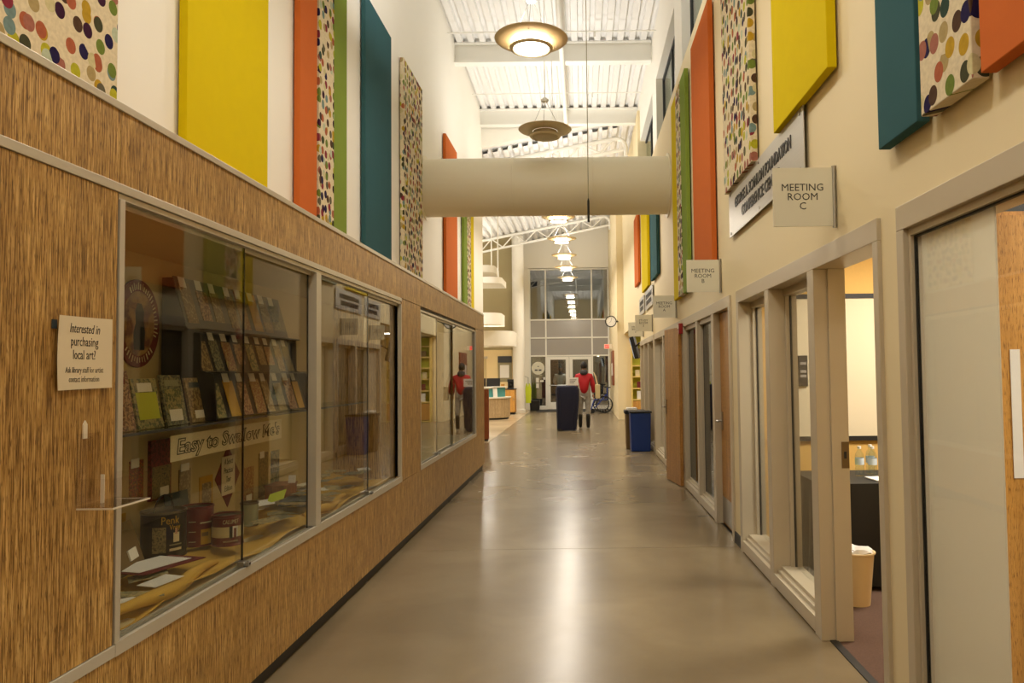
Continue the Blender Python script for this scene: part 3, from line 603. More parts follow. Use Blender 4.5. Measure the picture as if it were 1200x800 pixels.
for y0, y1, lb in ((13.85, 15.5, 'small brushed plaque under the far yellow panel'), (15.75, 17.1, 'small brushed plaque just past the other, nearer the exit')):
    r = thing('wall_plaque', lb, 'plaque', (XR-.03, y0, 2.8)); obj('plate', B(XR-.03, XR-.024, y0, y1, 2.8, 3.19), 'brushed_plate', r, bevel=.001)
    for zz in (2.83, 3.16):
        for yy in (y0+.06, y1-.06): obj('standoff', MB().tube([(XR, yy, zz), (XR-.036, yy, zz)], .012, 8), 'steel', r)
    mbx = [MB(), MB()]
    for k, z in enumerate((3.06, 2.93)):
        y = y0+.2+.08*k
        while y < y1-.22-.08*k:
            w_ = R.uniform(.03, .07); mbx[k].box(XR-.034, XR-.03, y, y+w_, z-.045, z+.045); y += w_+.014
        obj('lettering', mbx[k], 'letter_black', r)
fa_ = thing('fire_alarm', 'red fire alarm box beside the ajar wooden door', 'fire alarm', (XR, 9.93, 2.06))
obj('body', B(XR-.075, XR-.021, 9.865, 9.95, 2.04, 2.18), 'red_paint', fa_, bevel=.006); obj('lens', B(XR-.09, XR-.075, 9.885, 9.93, 2.11, 2.16), 'white_plastic', fa_)
# taped notice on the wood panel, curling
r = thing('paper_notice', 'curling cream notice about local art pinned to the wood panel', 'notice', (XL, 2.25, 1.51))
Y0, Y1, Z0, Z1 = 2.25, 2.508, 1.512, 1.742
def curl(u, v): # u along Y 0..1
    return XL+.006+.022*max(0, .45-u)**1.5*(1+.3*v)+.03*max(0, u-.6)**1.6*(1-.2*v)
vs = []; fs = []; NU, NV = 14, 8
for j in range(NV+1):
    for i in range(NU+1):
        u, v = i/NU, j/NV; vs.append((curl(u, v), Y0+(Y1-Y0)*u-.006*math.sin(v*PI)*(1-u)+.0, Z0+(Z1-Z0)*v+.004*u))
for j in range(NV):
    for i in range(NU): a = j*(NU+1)+i; fs.append((a, a+1, a+NU+2, a+NU+1))
o = obj('sheet', MB().add(vs, fs), 'paper', r, smooth=True); md = o.modifiers.new('thickness', 'SOLIDIFY'); md.thickness = .0008; md.offset = -1; md.use_rim = False
for s, z, sz, sh_, mt_, wd in (('Interested in', 1.705, .042, .25, 'ink', .145), ('purchasing', 1.664, .042, 0, 'ink', .132), ('local art?', 1.622, .042, 0, 'ink', .108), ('Ask library staff for artist', 1.574, .026, 0, 'soft_ink', .182), ('contact information', 1.545, .026, 0, 'soft_ink', .145)):
    t = text(s, sz, mt_, r, (XL+.009, 2.376, z), '+x', .0004, shear=sh_, width=wd)
    for v in t.data.vertices:
        y = v.co.y+2.25; v.co.x += curl((y-Y0)/(Y1-Y0), (v.co.z+1.51-Z0)/(Z1-Z0))-(XL+.006)-.002
obj('tape', B(XL, XL+.004, 2.236, 2.256, 1.70, 1.728), 'slate', r)
# clear brochure holder
r = thing('brochure_holder', 'empty clear acrylic brochure holder hung on the wood panel', 'brochure holder', (XL, 2.35, 1.14))
obj('back_plate', B(XL+.002, XL+.005, 2.355, 2.47, 1.15, 1.37), 'acrylic', r, bevel=.001)
obj('pocket', MB().box(XL+.002, XL+.12, 2.355, 2.552, 1.138, 1.143).box(XL+.117, XL+.12, 2.355, 2.552, 1.143, 1.23).box(XL+.002, XL+.12, 2.352, 2.355, 1.138, 1.23).box(XL+.002, XL+.12, 2.552, 2.555, 1.138, 1.23), 'acrylic', r)
obj('divider', B(XL+.03, XL+.042, 2.43, 2.433, 1.143, 1.235), 'white_plastic', r)
obj('front_edge', MB().box(XL+.116, XL+.121, 2.353, 2.555, 1.134, 1.139).box(XL+.004, XL+.116, 2.551, 2.555, 1.134, 1.139).box(XL+.004, XL+.116, 2.353, 2.356, 1.134, 1.139), 'white_plastic', r); obj('plate_edge', MB().box(XL+.002, XL+.006, 2.353, 2.356, 1.15, 1.37).box(XL+.002, XL+.0035, 2.356, 2.47, 1.3695, 1.371), 'acrylic', r)
hk = obj('hook', MB().box(XL, XL+.004, 2.383, 2.402, 1.355, 1.40).prism([(2.383, 1.40), (2.402, 1.40), (2.3925, 1.413)], 'x', XL, XL+.004), 'white_plastic', r)
obj('ring', MB().tube([(XL+.008, 2.408+.012*math.cos(a), 1.345+.014*math.sin(a)) for a in [2*PI*i/12 for i in range(13)]], .0025, 6), 'acrylic', hk)
# ================================================================== DISPLAY CASE CONTENTS
XB = -2.205
# mustard cloth
vs = []; fs = []; NX, NY = 16, 120
def zc(x, y):
    return .648+.012*math.sin(y*5.1+x*9)+.009*math.sin(y*11.3-x*17)+.006*math.sin(x*31+y*3)+.045*max(0, (-2.05-x)/.15)*(.6+.4*math.sin(y*4))
for i in range(NX+1):
    for j in range(NY+1):
        x = -2.19+(.5)*i/NX; y = 2.62+(6.52-2.62)*j/NY; vs.append((x, y, zc(x, y)))
for i in range(NX):
    for j in range(NY): a = i*(NY+1)+j; fs.append((a, a+NY+1, a+NY+2, a+1))
o = tag(obj('mustard_cloth', MB().add(vs, fs), 'mustard_cloth', smooth=True), 'rumpled mustard cloth covering the floor of the display case', 'cloth')
md = o.modifiers.new('thickness', 'SOLIDIFY'); md.thickness = .004; md.offset = -1
# front hem folds
for y0, y1, lb in ((2.75, 3.55, 'rolled mustard cloth fold under the nearest glass pane'), (4.7, 5.45, 'rolled mustard cloth fold past the mullion of the case')):
    pts = [(-1.76+.03*math.sin(t*5)+.05*t, y0+(y1-y0)*t, .672+.008*math.sin(t*9)) for t in [i/14 for i in range(15)]]
    tag(obj('cloth_fold', MB().tube(pts, [.012+.02*math.sin(PI*i/14) for i in range(15)], 10), 'mustard_cloth', smooth=True), lb, 'cloth')
# loose prints
lp = None
for k in range(60):
    if k < 12: x, y = R.uniform(-2.05, -1.74), R.uniform(2.75, 3.25)
    elif k < 50: x, y = R.uniform(-2.12, -1.74), R.uniform(4.0, 5.6)
    else: x, y = R.uniform(-2.1, -1.74), R.uniform(5.6, 6.4)
    a = R.uniform(0, PI); wd, ht = R.uniform(.07, .12), R.uniform(.11, .17); z = .690+.0012*k
    e1 = Vector((math.cos(a), math.sin(a), R.uniform(-.12, .12))); e2 = Vector((-math.sin(a), math.cos(a), R.uniform(-.12, .12)))
    o = Vector((x, y, z)); o -= e1*wd/2+e2*ht/2
    tag(obj('loose_print', MB().obox(o, e1*wd, e2*ht, (0, 0, .0015)), ['map_print', 'tag_paper', PR[1], 'map_print', PR[3], PR[0]][k % 6]), 'small loose print scattered on the mustard cloth in the case', 'print', 'loose prints on the mustard cloth')
# cans
def can(c, r_, h, body, name, label, cat='can', band=None):
    x, y = c; z = .69; t = thing(name, label, cat, (x, y, z))
    obj('body', MB().lathe([(0, 0), (r_, 0), (r_, h)], (x, y, z), 36), body, t, smooth=True)
    obj('lid', MB().lathe([(0, h-.012), (r_*.93, h-.012), (r_*.94, h-.004)], (x, y, z), 36), 'can_rim', t, smooth=True)
    obj('rim', MB().lathe([(r_*.94, h-.01), (r_*.96, h+.004), (r_+.003, h+.003), (r_+.003, h-.006), (r_, h-.008)], (x, y, z), 36), 'can_rim' if body != 'can_red' else body, t, smooth=True)
    obj('base_rim', MB().lathe([(r_, 0), (r_+.003, 0), (r_+.003, .007), (r_, .009)], (x, y, z), 36), body, t, smooth=True)
    return t
def wrap(t, c, r_, a0, a1, z0, z1, mt_, name='label_band', e=.0012, n=16):
    x, y = c; mb = MB(); vs = []; fs = []
    for i in range(n+1):
        a = a0+(a1-a0)*i/n
        for z in (z0, z1): vs.append((x+(r_+e)*math.cos(a), y+(r_+e)*math.sin(a), .69+z))
    for i in range(n): fs.append((2*i, 2*i+2, 2*i+3, 2*i+1))
    return obj(name, mb.add(vs, fs), mt_, t, smooth=True)
def wraptext(t, c, r_, s, size, mt_, a_mid, z, width=None, e=.002):
    x, y = c; o = text(s, size, mt_, t, (0, 0, 0), ((1, 0, 0), (0, 0, 1), (0, -1, 0)), .0004, width=width)
    L0 = Vector(t['_o'])
    for v in o.data.vertices:
        w_ = v.co+L0; a = a_mid+w_.x/r_; rr = r_+e-w_.y
        v.co = Vector((x+rr*math.cos(a), y+rr*math.sin(a), .69+z+w_.z))-L0
    return o
AV = lambda c: math.atan2(-c[1], -c[0])       # side of a can that faces the corridor viewpoint
c = (-2.03, 3.62); t = can(c, .098, .215, 'can_black', 'oil_can', 'tall black can with yellow lettering and a wire bail handle')
av = AV(c); wraptext(t, c, .098, 'Penk', .052, 'gold_ink', av+.28, .178, .078); wraptext(t, c, .098, 'Vroy', .036, 'gold_ink', av+.5, .145, .05)
wrap(t, c, .098, av+.42, av+.72, .075, .12, 'cream_ink', 'picture'); wrap(t, c, .098, av+.5, av+.62, .112, .142, 'skin', 'picture'); wrap(t, c, .098, av+.25, av+.85, .035, .047, 'cream_ink'); wrap(t, c, .098, av+.25, av+.85, .06, .066, 'khaki'); wrap(t, c, .098, av-.5, av+.1, .03, .15, 'print_g', 'picture'); wrap(t, c, .098, av+.1, av+.42, .09, .15, 'navy_cloth', 'picture')
pts = [(c[0]+.0, c[1]-.09*math.cos(a), .69+.19+.1*math.sin(a)) for a in [PI*i/14 for i in range(15)]]; obj('bail_handle', MB().tube(pts, .0025, 6), 'black', t)
c = (-1.985, 3.85); t = can(c, .075, .195, 'can_red', 'red_can', 'dark red can with a yellow label patch beside the black can'); av = AV(c)
wrap(t, c, .075, av+.2, av+.95, .01, .085, 'gold_ink'); wrap(t, c, .075, av+.25, av+.7, .05, .07, 'brown_board'); wrap(t, c, .075, av+.15, av+.95, .115, .122, 'cream_ink'); wrap(t, c, .075, av-.55, av-.1, .125, .128, 'cream_ink'); wrap(t, c, .075, av-.55, av-.1, .075, .078, 'cream_ink'); wrap(t, c, .075, av-.55, av-.1, .025, .028, 'cream_ink')
c = (-1.83, 3.85); t = can(c, .074, .15, 'can_red', 'baking_powder_can', 'red and cream baking powder can lettered CALUMET'); av = AV(c)
wrap(t, c, .074, av-1.6, av+1.6, .045, .098, 'can_cream', n=40); wraptext(t, c, .074, 'CALUMET', .03, 'cream_ink', av+.2, .122, .075); wraptext(t, c, .074, 'BAKING POWDER', .012, 'cream_ink', av+.2, .025, .07)
wrap(t, c, .074, av+.1, av+.3, .04, .1, 'black', 'picture', .002); wrap(t, c, .074, av+.3, av+.65, .045, .1, 'white_paper', 'picture', .002); wrap(t, c, .074, av+.38, av+.55, .045, .09, 'can_red', 'picture', .0026)
c = (-1.93, 4.32); t = can(c, .048, .13, 'pale_tin', 'small_tin', 'small pale green tin behind the baking powder can')
# books and folders on the cloth
def slab(name, o, a, b, cc, mt_, label, cat, tagpos=None):
    t = thing(name, label, cat, tuple(o)); obj('cover', MB().obox(o, a, b, cc), mt_, t, bevel=.001); return t
t = slab('old_book', (-1.985, 3.215, .69), (-.035, .225, 0), (-.075, 0, .205), (.012, .002, .004), 'brown_board', 'brown board book leaning at the near end of the case with a white tag', 'book')
obj('tag', MB().obox((-2.012, 3.31, .735), (-.012, .075, .004), (-.016, 0, .044), (.016, .0, .005)), 'tag_paper', t)
t = slab('blue_folder', (-2.14, 3.86, .69), (.015, .2, 0), (-.03, 0, .25), (.005, 0, 0), 'slate', 'slate blue folder standing open behind the cans', 'folder'); obj('side_leaf', MB().obox((-2.11, 3.86, .69), (.05, -.09, 0), (-.02, .0, .255), (.004, .002, 0)), 'black', t)
t = thing('red_folder', 'dark red folder lying on the cloth with a white sheet on it', 'folder', (-1.93, 3.36, .69)); obj('cover', MB().obox((-2.05, 3.22, .712), (.19, -.05, 0), (.12, .28, .005), (0, 0, .004)), 'maroon', t); 
t = tag(obj('typed_sheet', MB().obox((-2.06, 3.24, .719), (.17, -.05, 0), (.10, .23, .004), (0, 0, .0015)), 'white_paper'), 'white typed sheet lying on the dark red folder', 'paper')
t = thing('wooden_box', 'brown wooden box with a white tag at the back of the case', 'box', (-2.06, 5.1, .69)); obj('body', B(-2.14, -2.0, 5.02, 5.22, .70, .80), 'cherry', t, bevel=.003); obj('lid', B(-2.145, -1.995, 5.015, 5.225, .80, .812), 'cherry', t, bevel=.003); obj('tag', MB().obox((-2.03, 5.14, .812), (.05, 0, 0), (0, .012, .05), (0, -.002, 0)), 'tag_paper', t)
t = tag(obj('lime_leaflet', MB().obox((-2.0, 4.72, .74), (.1, .02, .03), (-.03, .12, .04), (0, 0, .002)), 'lime'), 'green leaflet lying beyond the case mullion', 'leaflet')
t = slab('grey_book', (-1.98, 4.85, .70), (.17, .04, 0), (-.05, .24, 0), (0, 0, .03), 'slate', 'grey book lying flat beyond the case mullion', 'book')
# cards pinned to the back panel
def card(y0, y1, z0, z1, mt_, label, name='display_card', x=XB, tagat=None, th=.004, cat='card'):
    t = thing(name, label, cat, (x, y0, z0)); obj('board', B(x, x+th, y0, y1, z0, z1), mt_, t)
    if tagat: obj('tag', B(x+th, x+th+.002, *tagat), 'tag_paper', t)
    return t
card(3.625, 3.74, .945, 1.14, 'print_h', 'yellow character-free card with a white tag on the back wall'.replace('character-free ', 'printed '), tagat=(3.635, 3.70, 1.105, 1.15))
card(3.56, 3.60, .80, .90, 'gold_ink', 'small yellow card low on the back wall by the brochure holder')
t = card(3.78, 3.965, .92, 1.225, 'poster_red', 'tall dark red and black picture card on the back wall', tagat=(3.86, 3.94, .935, .98), th=.018); obj('picture', B(XB+.018, XB+.0195, 3.79, 3.955, .925, 1.09), PR[6], t)
card(4.07, 4.19, .78, 1.04, PR[0], 'tall pale bookmark card with a tag at its top', tagat=(4.085, 4.17, 1.03, 1.07))
t = card(4.29, 4.44, .70, .97, 'gold_ink', 'gold-edged pale card hanging beside the red diamond'); obj('picture', B(XB+.004, XB+.0055, 4.315, 4.42, .71, .93), PR[0], t)
card(4.84, 4.99, .70, .95, PR[4], 'cream card with small flowers just past the glass edge', tagat=(4.88, 4.96, .72, .77))
card(5.07, 5.22, .725, 1.02, PR[6], 'dark narrow photograph card on the back wall', tagat=(5.085, 5.15, .985, 1.03))
card(5.27, 5.41, .76, 1.015, PR[3], 'green-black silhouette card at the far end of the cards')
t = thing('diamond_sign', 'dark red paper diamond with a cream handwritten card', 'sign', (XB, 4.62, .75)); yc, zc_ = 4.63, .93
obj('backing', MB().prism([(yc-.16, zc_), (yc, zc_-.19), (yc+.16, zc_), (yc, zc_+.19)], 'x', XB, XB+.003), 'maroon', t); obj('card', B(XB+.003, XB+.006, yc-.085, yc+.085, zc_-.11, zc_+.125), 'paper', t)
for i, s in enumerate(('A Select', 'Practical', 'Tour', 'Edition')): text(s, .05, 'ink', t, (XB+.0065, yc, zc_+.092-.055*i), '+x', .0004, shear=.2, width=(.11, .12, .06, .1)[i])
t = thing('paper_banner', 'long cream banner lettered Easy to Swallow under the glass shelf', 'banner', (-2.0, 3.62, 1.13))
obj('strip', B(-2.003, -2.0, 3.62, 4.95, 1.135, 1.262), 'paper', t)
o = text("Easy to Swallow Me's", .105, 'ink', t, (-1.9985, 4.29, 1.2), '+x', .0005, shear=.12, bold=.004, width=1.24); o = text("Easy to Swallow Me's", .105, 'paper', t, (-1.997, 4.29, 1.2), '+x', .0005, shear=.12, bold=-.0014, width=1.232, name='lettering_fill')
# oval emblem on the back panel
t = thing('oval_emblem', 'round maroon-rimmed emblem plaque behind the standing books', 'emblem', (XB, 3.67, 1.6)); yc, zc_ = 3.67, 1.815
def disc(a, b, x0, x1, n=40): return MB().prism([(yc+a*math.cos(2*PI*i/n), zc_+b*math.sin(2*PI*i/n)) for i in range(n)], 'x', x0, x1)
obj('rim', disc(.182, .218, XB, XB+.012), 'maroon', t, bevel=.002); obj('face', disc(.132, .16, XB+.012, XB+.0135), 'emblem_print', t)
obj('figure', MB().prism([(yc+x*.9, zc_+z) for x, z in [(-.045, -.13), (.05, -.13), (.055, -.04), (.04, .02), (.045, .06), (.02, .1), (-.02, .1), (-.035, .06), (-.03, 0), (-.05, -.05)]], 'x', XB+.0135, XB+.015), 'black', t)
mb = MB()
for k in range(34):
    a = PI*(-.1+1.2*k/33) if k < 22 else PI*(1.25+.5*(k-22)/11)
    p = Vector((XB+.0135, yc+.148*math.cos(a), zc_+.186*math.sin(a))); d_ = Vector((0, math.cos(a), math.sin(a))); e_ = Vector((0, -math.sin(a), math.cos(a)))
    mb.obox(p-d_*.018-e_*.004, d_*.036*R.uniform(.6, 1), e_*R.uniform(.004, .009), (.0008, 0, 0))
obj('rim_lettering', mb, 'cream_ink', t)
# standing books on the glass shelf
for k, (y0, y1, h, mt_, lb, tg) in enumerate([(3.04, 3.27, .26, 'print_f', 'dark red picture book at the near end of the glass shelf', (.02, .10, .05, .12)), (3.29, 3.49, .225, PR[1], 'green picture book with a white tag near its top', (.04, .15, .165, .205)),
                                   (3.52, 3.70, .24, PR[3], 'grey-green picture book with a tilted tag at its foot', (.03, .14, .02, .075)), (3.74, 3.955, .225, PR[0], 'pale yellow lettered book nearest the black rack', (.04, .15, .02, .06))]):
    x = -1.97; t = thing('picture_book', lb, 'book', (x, y0, 1.316)); obj('cover', MB().obox((x, y0, 1.316), (-.045, 0, h), (0, y1-y0, 0), (.012, 0, .002)), mt_, t, bevel=.001)
    o = Vector((x+.0125, y0+tg[0], 1.318+tg[2]))+Vector((-.045, 0, h))*0; k_ = tg[2]/h; o = Vector((x+.0128-.045*k_, y0+tg[0], 1.318+tg[2]))
    def pl(a0, a1, z0_, z1_, e): return MB().obox((x+e-.045*z0_/h, y0+a0, 1.318+z0_), (-.045*(z1_-z0_)/h, 0, z1_-z0_), (0, a1-a0, 0), (.0008, 0, 0))
    W_ = y1-y0; obj('picture', pl(.02, W_-.02, h*.18, h*.72, .0122), [PR[5], 'lime_back', PR[1], PR[2]][k], t); obj('title_bar', pl(.03, W_-.03, h*.78, h*.9, .0122), ['maroon', 'khaki', 'pale_tin', 'slate'][k], t)
    obj('tag', MB().obox(o, (-.045*(tg[3]-tg[2])/h, 0, tg[3]-tg[2]), (0, tg[1]-tg[0], 0), (.0015, 0, 0)), 'tag_paper', t)
# tiered rack with tagged cards
rk = thing('card_rack', 'black stepped rack holding three tiers of tagged cards', 'rack', (-2.05, 3.8, 1.316))
TI = [(-2.06, 1.80, -.08, .28, 'rack_grey'), (-1.99, 1.575, -.065, .215, 'black'), (-1.91, 1.325, -.07, .24, 'black')]
for x, z, dx, h, mt_ in TI: obj('tier_board', MB().obox((x, 3.88, z), (dx, 0, h), (0, 1.34 if mt_ == 'rack_grey' else 1.28, 0), (-.008, 0, 0)), mt_, rk)
for x0, x1, z in ((-2.16, -1.99, 1.79), (-2.08, -1.91, 1.565)): obj('ledge', B(x0, x1+.03, 3.88, 5.16, z, z+.008), 'black', rk)
for y in (3.866, 5.16): obj('side_panel', MB().prism([(-1.9, 1.317), (-2.19, 1.317), (-2.19, 2.07), (-2.14, 2.07), (-2.06, 1.8), (-1.99, 1.79), (-1.985, 1.58), (-1.915, 1.56)], 'y', y, y+.012), 'black', rk)
CN = [('pale', PR[0]), ('green', PR[1]), ('brown', PR[2]), ('grey', PR[3]), ('cream', PR[4]), ('russet', PR[5]), ('dark', PR[6]), ('yellow', MATS['gold_ink'])]
ORD = ['first', 'second', 'third', 'fourth', 'fifth', 'sixth', 'seventh', 'eighth', 'ninth', 'tenth']
TN = ['top', 'middle', 'bottom']
for ti, cnt in enumerate((8, 9, 8)):
    x, z, dx, h, mt_ = TI[ti]
    for k in range(cnt):
        y0 = 3.9+k*(1.27/cnt)+R.uniform(-.01, .01); wd = 1.27/cnt*R.uniform(.6, .8); hh = h*R.uniform(.72, .86)
        ci = [0, 5, 0, 2, 4, 7, 0, 3][k] if ti == 0 else ([2, 3, 4, 5, 1, 0, 4, 2, 6][k] if ti == 1 else [1, 7, 5, 4, 0, 6, 5, 7][k])
        nm, mm = CN[ci]; lift = .06 if ti else .03
        t = thing('tagged_card', '%s printed card with white tag, %s from the emblem on the %s tier' % (nm, ORD[k], TN[ti]), 'card', (x, y0, z), 'tagged cards on the black rack')
        def on(zz, yy, e=.004): return Vector((x+e+dx*zz/h, yy, z+zz))
        z0_ = h*.02 if ti else h*.12
        if R.random() < .3: hh *= .75; z0_ = h*.2
        a = on(z0_, y0); b = on(min(h*.98, z0_+hh), y0); obj('board', MB().obox(a, b-a, (0, wd, 0), (.003, 0, 0)), mm, t)
        a = on(h*.80, y0+wd*.05, .008); b = on(h*1.0, y0+wd*.05, .008); obj('tag', MB().obox(a, b-a, (0, wd*.62, 0), (.0012, 0, 0)), 'tag_paper', t)
# ================================================================== MEETING ROOMS
YP = 6.56
t = thing('projection_board', 'tall cream board with dark rails on the wall above the black table', 'board', (1.65, YP, .94))
obj('surface', B(1.64, 4.2, YP-.02, YP, .96, 2.17), 'paper', t); obj('rail', B(1.63, 4.21, YP-.03, YP, 2.17, 2.21), 'toe_black', t); obj('rail', B(1.63, 4.21, YP-.03, YP, .92, .96), 'toe_black', t)
t = thing('wall_controller', 'black wall control pad with grey buttons seen through the window', 'control pad', (1.94, YP-.03, 1.4)); obj('body', B(1.90, 1.98, YP-.045, YP-.021, 1.40, 1.67), 'black', t, bevel=.004)
for z in (1.6, 1.53, 1.49): obj('button', B(1.915, 1.965, YP-.048, YP-.045, z-.012, z+.012), 'grey_panel', t)
t = thing('clothed_table', 'table under a black floor-length cloth in the lit room', 'table', (2.4, 5.6, 0))
vs = []; fs = []; N = 44
cor = [(1.66, 5.25), (3.3, 5.25), (3.3, 5.95), (1.66, 5.95)]
per = []
for i in range(4):
    a, b = Vector(cor[i]), Vector(cor[(i+1) % 4])
    for k in range(N//2 if i % 2 == 0 else N//4): per.append(a.lerp(b, k/(N//2 if i % 2 == 0 else N//4)))
cx, cy = 2.48, 5.6; M_ = len(per)
for lev, (z, fl_) in enumerate(((.742, 0), (.725, .004), (.4, .02), (.03, .035))):
    for k, p in enumerate(per):
        d_ = (p-Vector((cx, cy))).normalized(); q = p+d_*(fl_*(1+.9*math.sin(k*2.1))); vs.append((q.x, q.y, z))
for l in range(3):
    for k in range(M_): fs.append((l*M_+k, l*M_+(k+1) % M_, (l+1)*M_+(k+1) % M_, (l+1)*M_+k))
fs.append(tuple(range(M_)))
obj('tablecloth', MB().add(vs, fs), 'black', t, smooth=True)
for x in (1.75, 3.2):
    for y in (5.33, 5.87): obj('leg', MB().tube([(x, y, 0), (x, y, .7)], .02, 8), 'steel', t)
obj('tabletop', B(1.67, 3.29, 5.26, 5.94, .70, .735), 'white_plastic', t)
def bottle(x, y, z, label):
    t = thing('water_bottle', label, 'bottle', (x, y, z), 'water bottles on the black table')
    obj('body', MB().lathe([(0, 0), (.03, 0), (.032, .01), (.032, .06), (.029, .07), (.032, .08), (.032, .14), (.028, .165), (.014, .19), (.012, .205)], (x, y, z), 18), 'bottle_clear', t, smooth=True)
    obj('label_band', MB().lathe([(.0326, .085), (.0326, .135)], (x, y, z), 18), 'water_label', t, smooth=True); obj('cap', MB().lathe([(.0135, .203), (.0135, .222), (0, .222)], (x, y, z), 14), 'white_paper', t, smooth=True)
bottle(2.08, 5.62, .744, 'clear water bottle beside the doorway jamb'); bottle(2.17, 5.60, .744, 'clear water bottle second from the doorway jamb'); bottle(2.20, 5.72, .744, 'clear water bottle half hidden behind the others')
tag(obj('napkin', MB().obox((2.1, 5.32, .744), (.25, .02, 0), (-.03, .18, .006), (0, 0, .006)), 'white_paper'), 'crumpled white napkin in front of the water bottles', 'napkin')
tag(obj('lime_napkin', MB().obox((1.75, 5.45, .744), (.2, .03, .012), (-.02, .2, .02), (0, 0, .006)), 'lime'), 'lime and white napkin on the black table seen through the window', 'napkin')
t = thing('desk_easel', 'small black folding easel standing on the black table', 'easel', (1.95, 5.8, .744))
obj('leg', MB().tube([(1.88, 5.78, .744), (1.95, 5.8, 1.0)], .008, 6), 'black', t); obj('leg', MB().tube([(2.02, 5.78, .744), (1.95, 5.8, 1.0)], .008, 6), 'black', t); obj('leg', MB().tube([(1.95, 5.9, .744), (1.95, 5.8, 1.0)], .008, 6), 'black', t); obj('ledge', B(1.88, 2.02, 5.76, 5.785, .80, .81), 'black', t)
t = thing('waste_basket', 'cream plastic waste basket on the carpet inside the open doorway', 'waste basket', (1.80, 4.97, 0))
obj('bin', MB().lathe([(0, .01), (.078, .01), (.082, 0), (.112, .33), (.122, .335), (.122, .345), (.108, .345), (.078, .02), (0, .02)], (1.80, 4.97, 0), 32), 'bucket_plastic', t, smooth=True)
vs = MB().lathe([(.11, .34), (.1, .362), (.07, .35), (.04, .33)], (1.80, 4.97, 0), 20); obj('liner', MB().add([(x+R.uniform(-.008, .008), y+R.uniform(-.008, .008), z+R.uniform(-.01, .014)) for x, y, z in vs.v], vs.f), 'white_paper', t, smooth=True)
t = thing('roller_shade', 'tall white shade drawn behind the nearest window', 'shade', (1.42, 2.8, .04)); obj('fabric', B(1.412, 1.417, 2.51, 3.055, .05, 2.12), 'shade_cloth', t); obj('hem_bar', B(1.408, 1.421, 2.505, 3.058, .03, .05), 'aluminium', t); obj('roller', MB().tube([(1.44, 2.5, 2.14), (1.44, 3.06, 2.14)], .022, 12), 'aluminium', t)
t = thing('wood_cabinet', 'orange wood cabinet door beyond the white panel in the nearest room', 'cabinet', (2.4, 3.2, 0)); obj('body', B(1.60, 3.6, 3.04, 3.195, 0, 2.19), 'honey_wood', t)
for x in (1.63, 2.29, 2.95): obj('door', B(x, x+.64, 3.02, 3.04, .03, 2.17), 'honey_wood', t, bevel=.002)
obj('dark_gap_strip', B(1.60, 3.6, 3.1, 3.19, 2.19, 2.26), 'dark_grey', t)  # dark strip painted in for the dark gap above the cabinet
tag(obj('posted_sheet', B(1.74, 1.78, 3.017, 3.0195, 1.1, 1.62), 'white_paper'), 'narrow white sheet taped to the orange cabinet door', 'paper')
t = thing('noticeboard', 'small pinned sheets on the wall behind the ajar door', 'noticeboard', (2.2, 13.84, 1.2)); obj('board', B(1.8, 2.8, 13.83, 13.855, 1.0, 1.9), 'paper', t)
for k in range(5): obj('sheet', B(1.88+.16*k, 1.98+.16*k, 13.826, 13.83, 1.2+.08*(k % 3), 1.35+.08*(k % 3)), PR[k], t)
# ================================================================== HALL OBJECTS
t = thing('recycling_bin', 'blue plastic recycling bin with black rim against the hall wall', 'bin', (1.1, 14.5, 0))
def taper(x0, x1, y0, y1, z0, z1, s):
    cx, cy = (x0+x1)/2, (y0+y1)/2; a = [(x0, y0), (x1, y0), (x1, y1), (x0, y1)]
    return MB().add([(cx+(x-cx)*s, cy+(y-cy)*s, z0) for x, y in a]+[(x, y, z1) for x, y in a], [(0, 3, 2, 1), (4, 5, 6, 7), (0, 1, 5, 4), (1, 2, 6, 5), (2, 3, 7, 6), (3, 0, 4, 7)])
obj('bin_body', taper(.92, 1.32, 14.35, 14.75, 0, .74, .93), 'blue_plastic', t, bevel=.02); obj('rim', MB().box(.905, 1.335, 14.335, 14.765, .74, .775), 'black', t, bevel=.006)
t = thing('litter_bin', 'tan litter bin with a dark lid beside the blue bin', 'bin', (.85, 14.95, 0))
obj('bin_body', taper(.86, 1.24, 14.82, 15.2, 0, .70, .94), 'brown_board', t, bevel=.02); obj('lid', B(.84, 1.26, 14.80, 15.22, .70, .77), 'toe_black', t, bevel=.008); tag(obj('paper_bag', MB().obox((.90, 14.9, .77), (.2, .02, 0), (-.02, .2, 0), (0, .01, .05)), 'tag_paper', bevel=.01), 'crumpled pale bag lying on the litter bin lid', 'bag')
t = thing('wall_monitor', 'black tilted monitor bracketed to the end of the meeting room wall', 'monitor', (1.3, 17.6, 1.9))
mb = MB().obox((1.12, 17.45, 2.34), (.08, .4, 0), (.12, -.03, -.5), (.09, -.02, .03)); obj('housing', mb, 'black', t, bevel=.006)
mb = MB().obox((1.118, 17.47, 2.32), (.075, .37, 0), (.114, -.028, -.47), (-.003, .001, 0)); obj('screen', mb, emis('screen_glow', (190, 200, 210), .6), t)
obj('bracket', MB().tube([(1.26, 17.5, 2.12), (1.34, 17.3, 2.2), (1.40, 17.18, 2.2)], .02, 8), 'black', t)
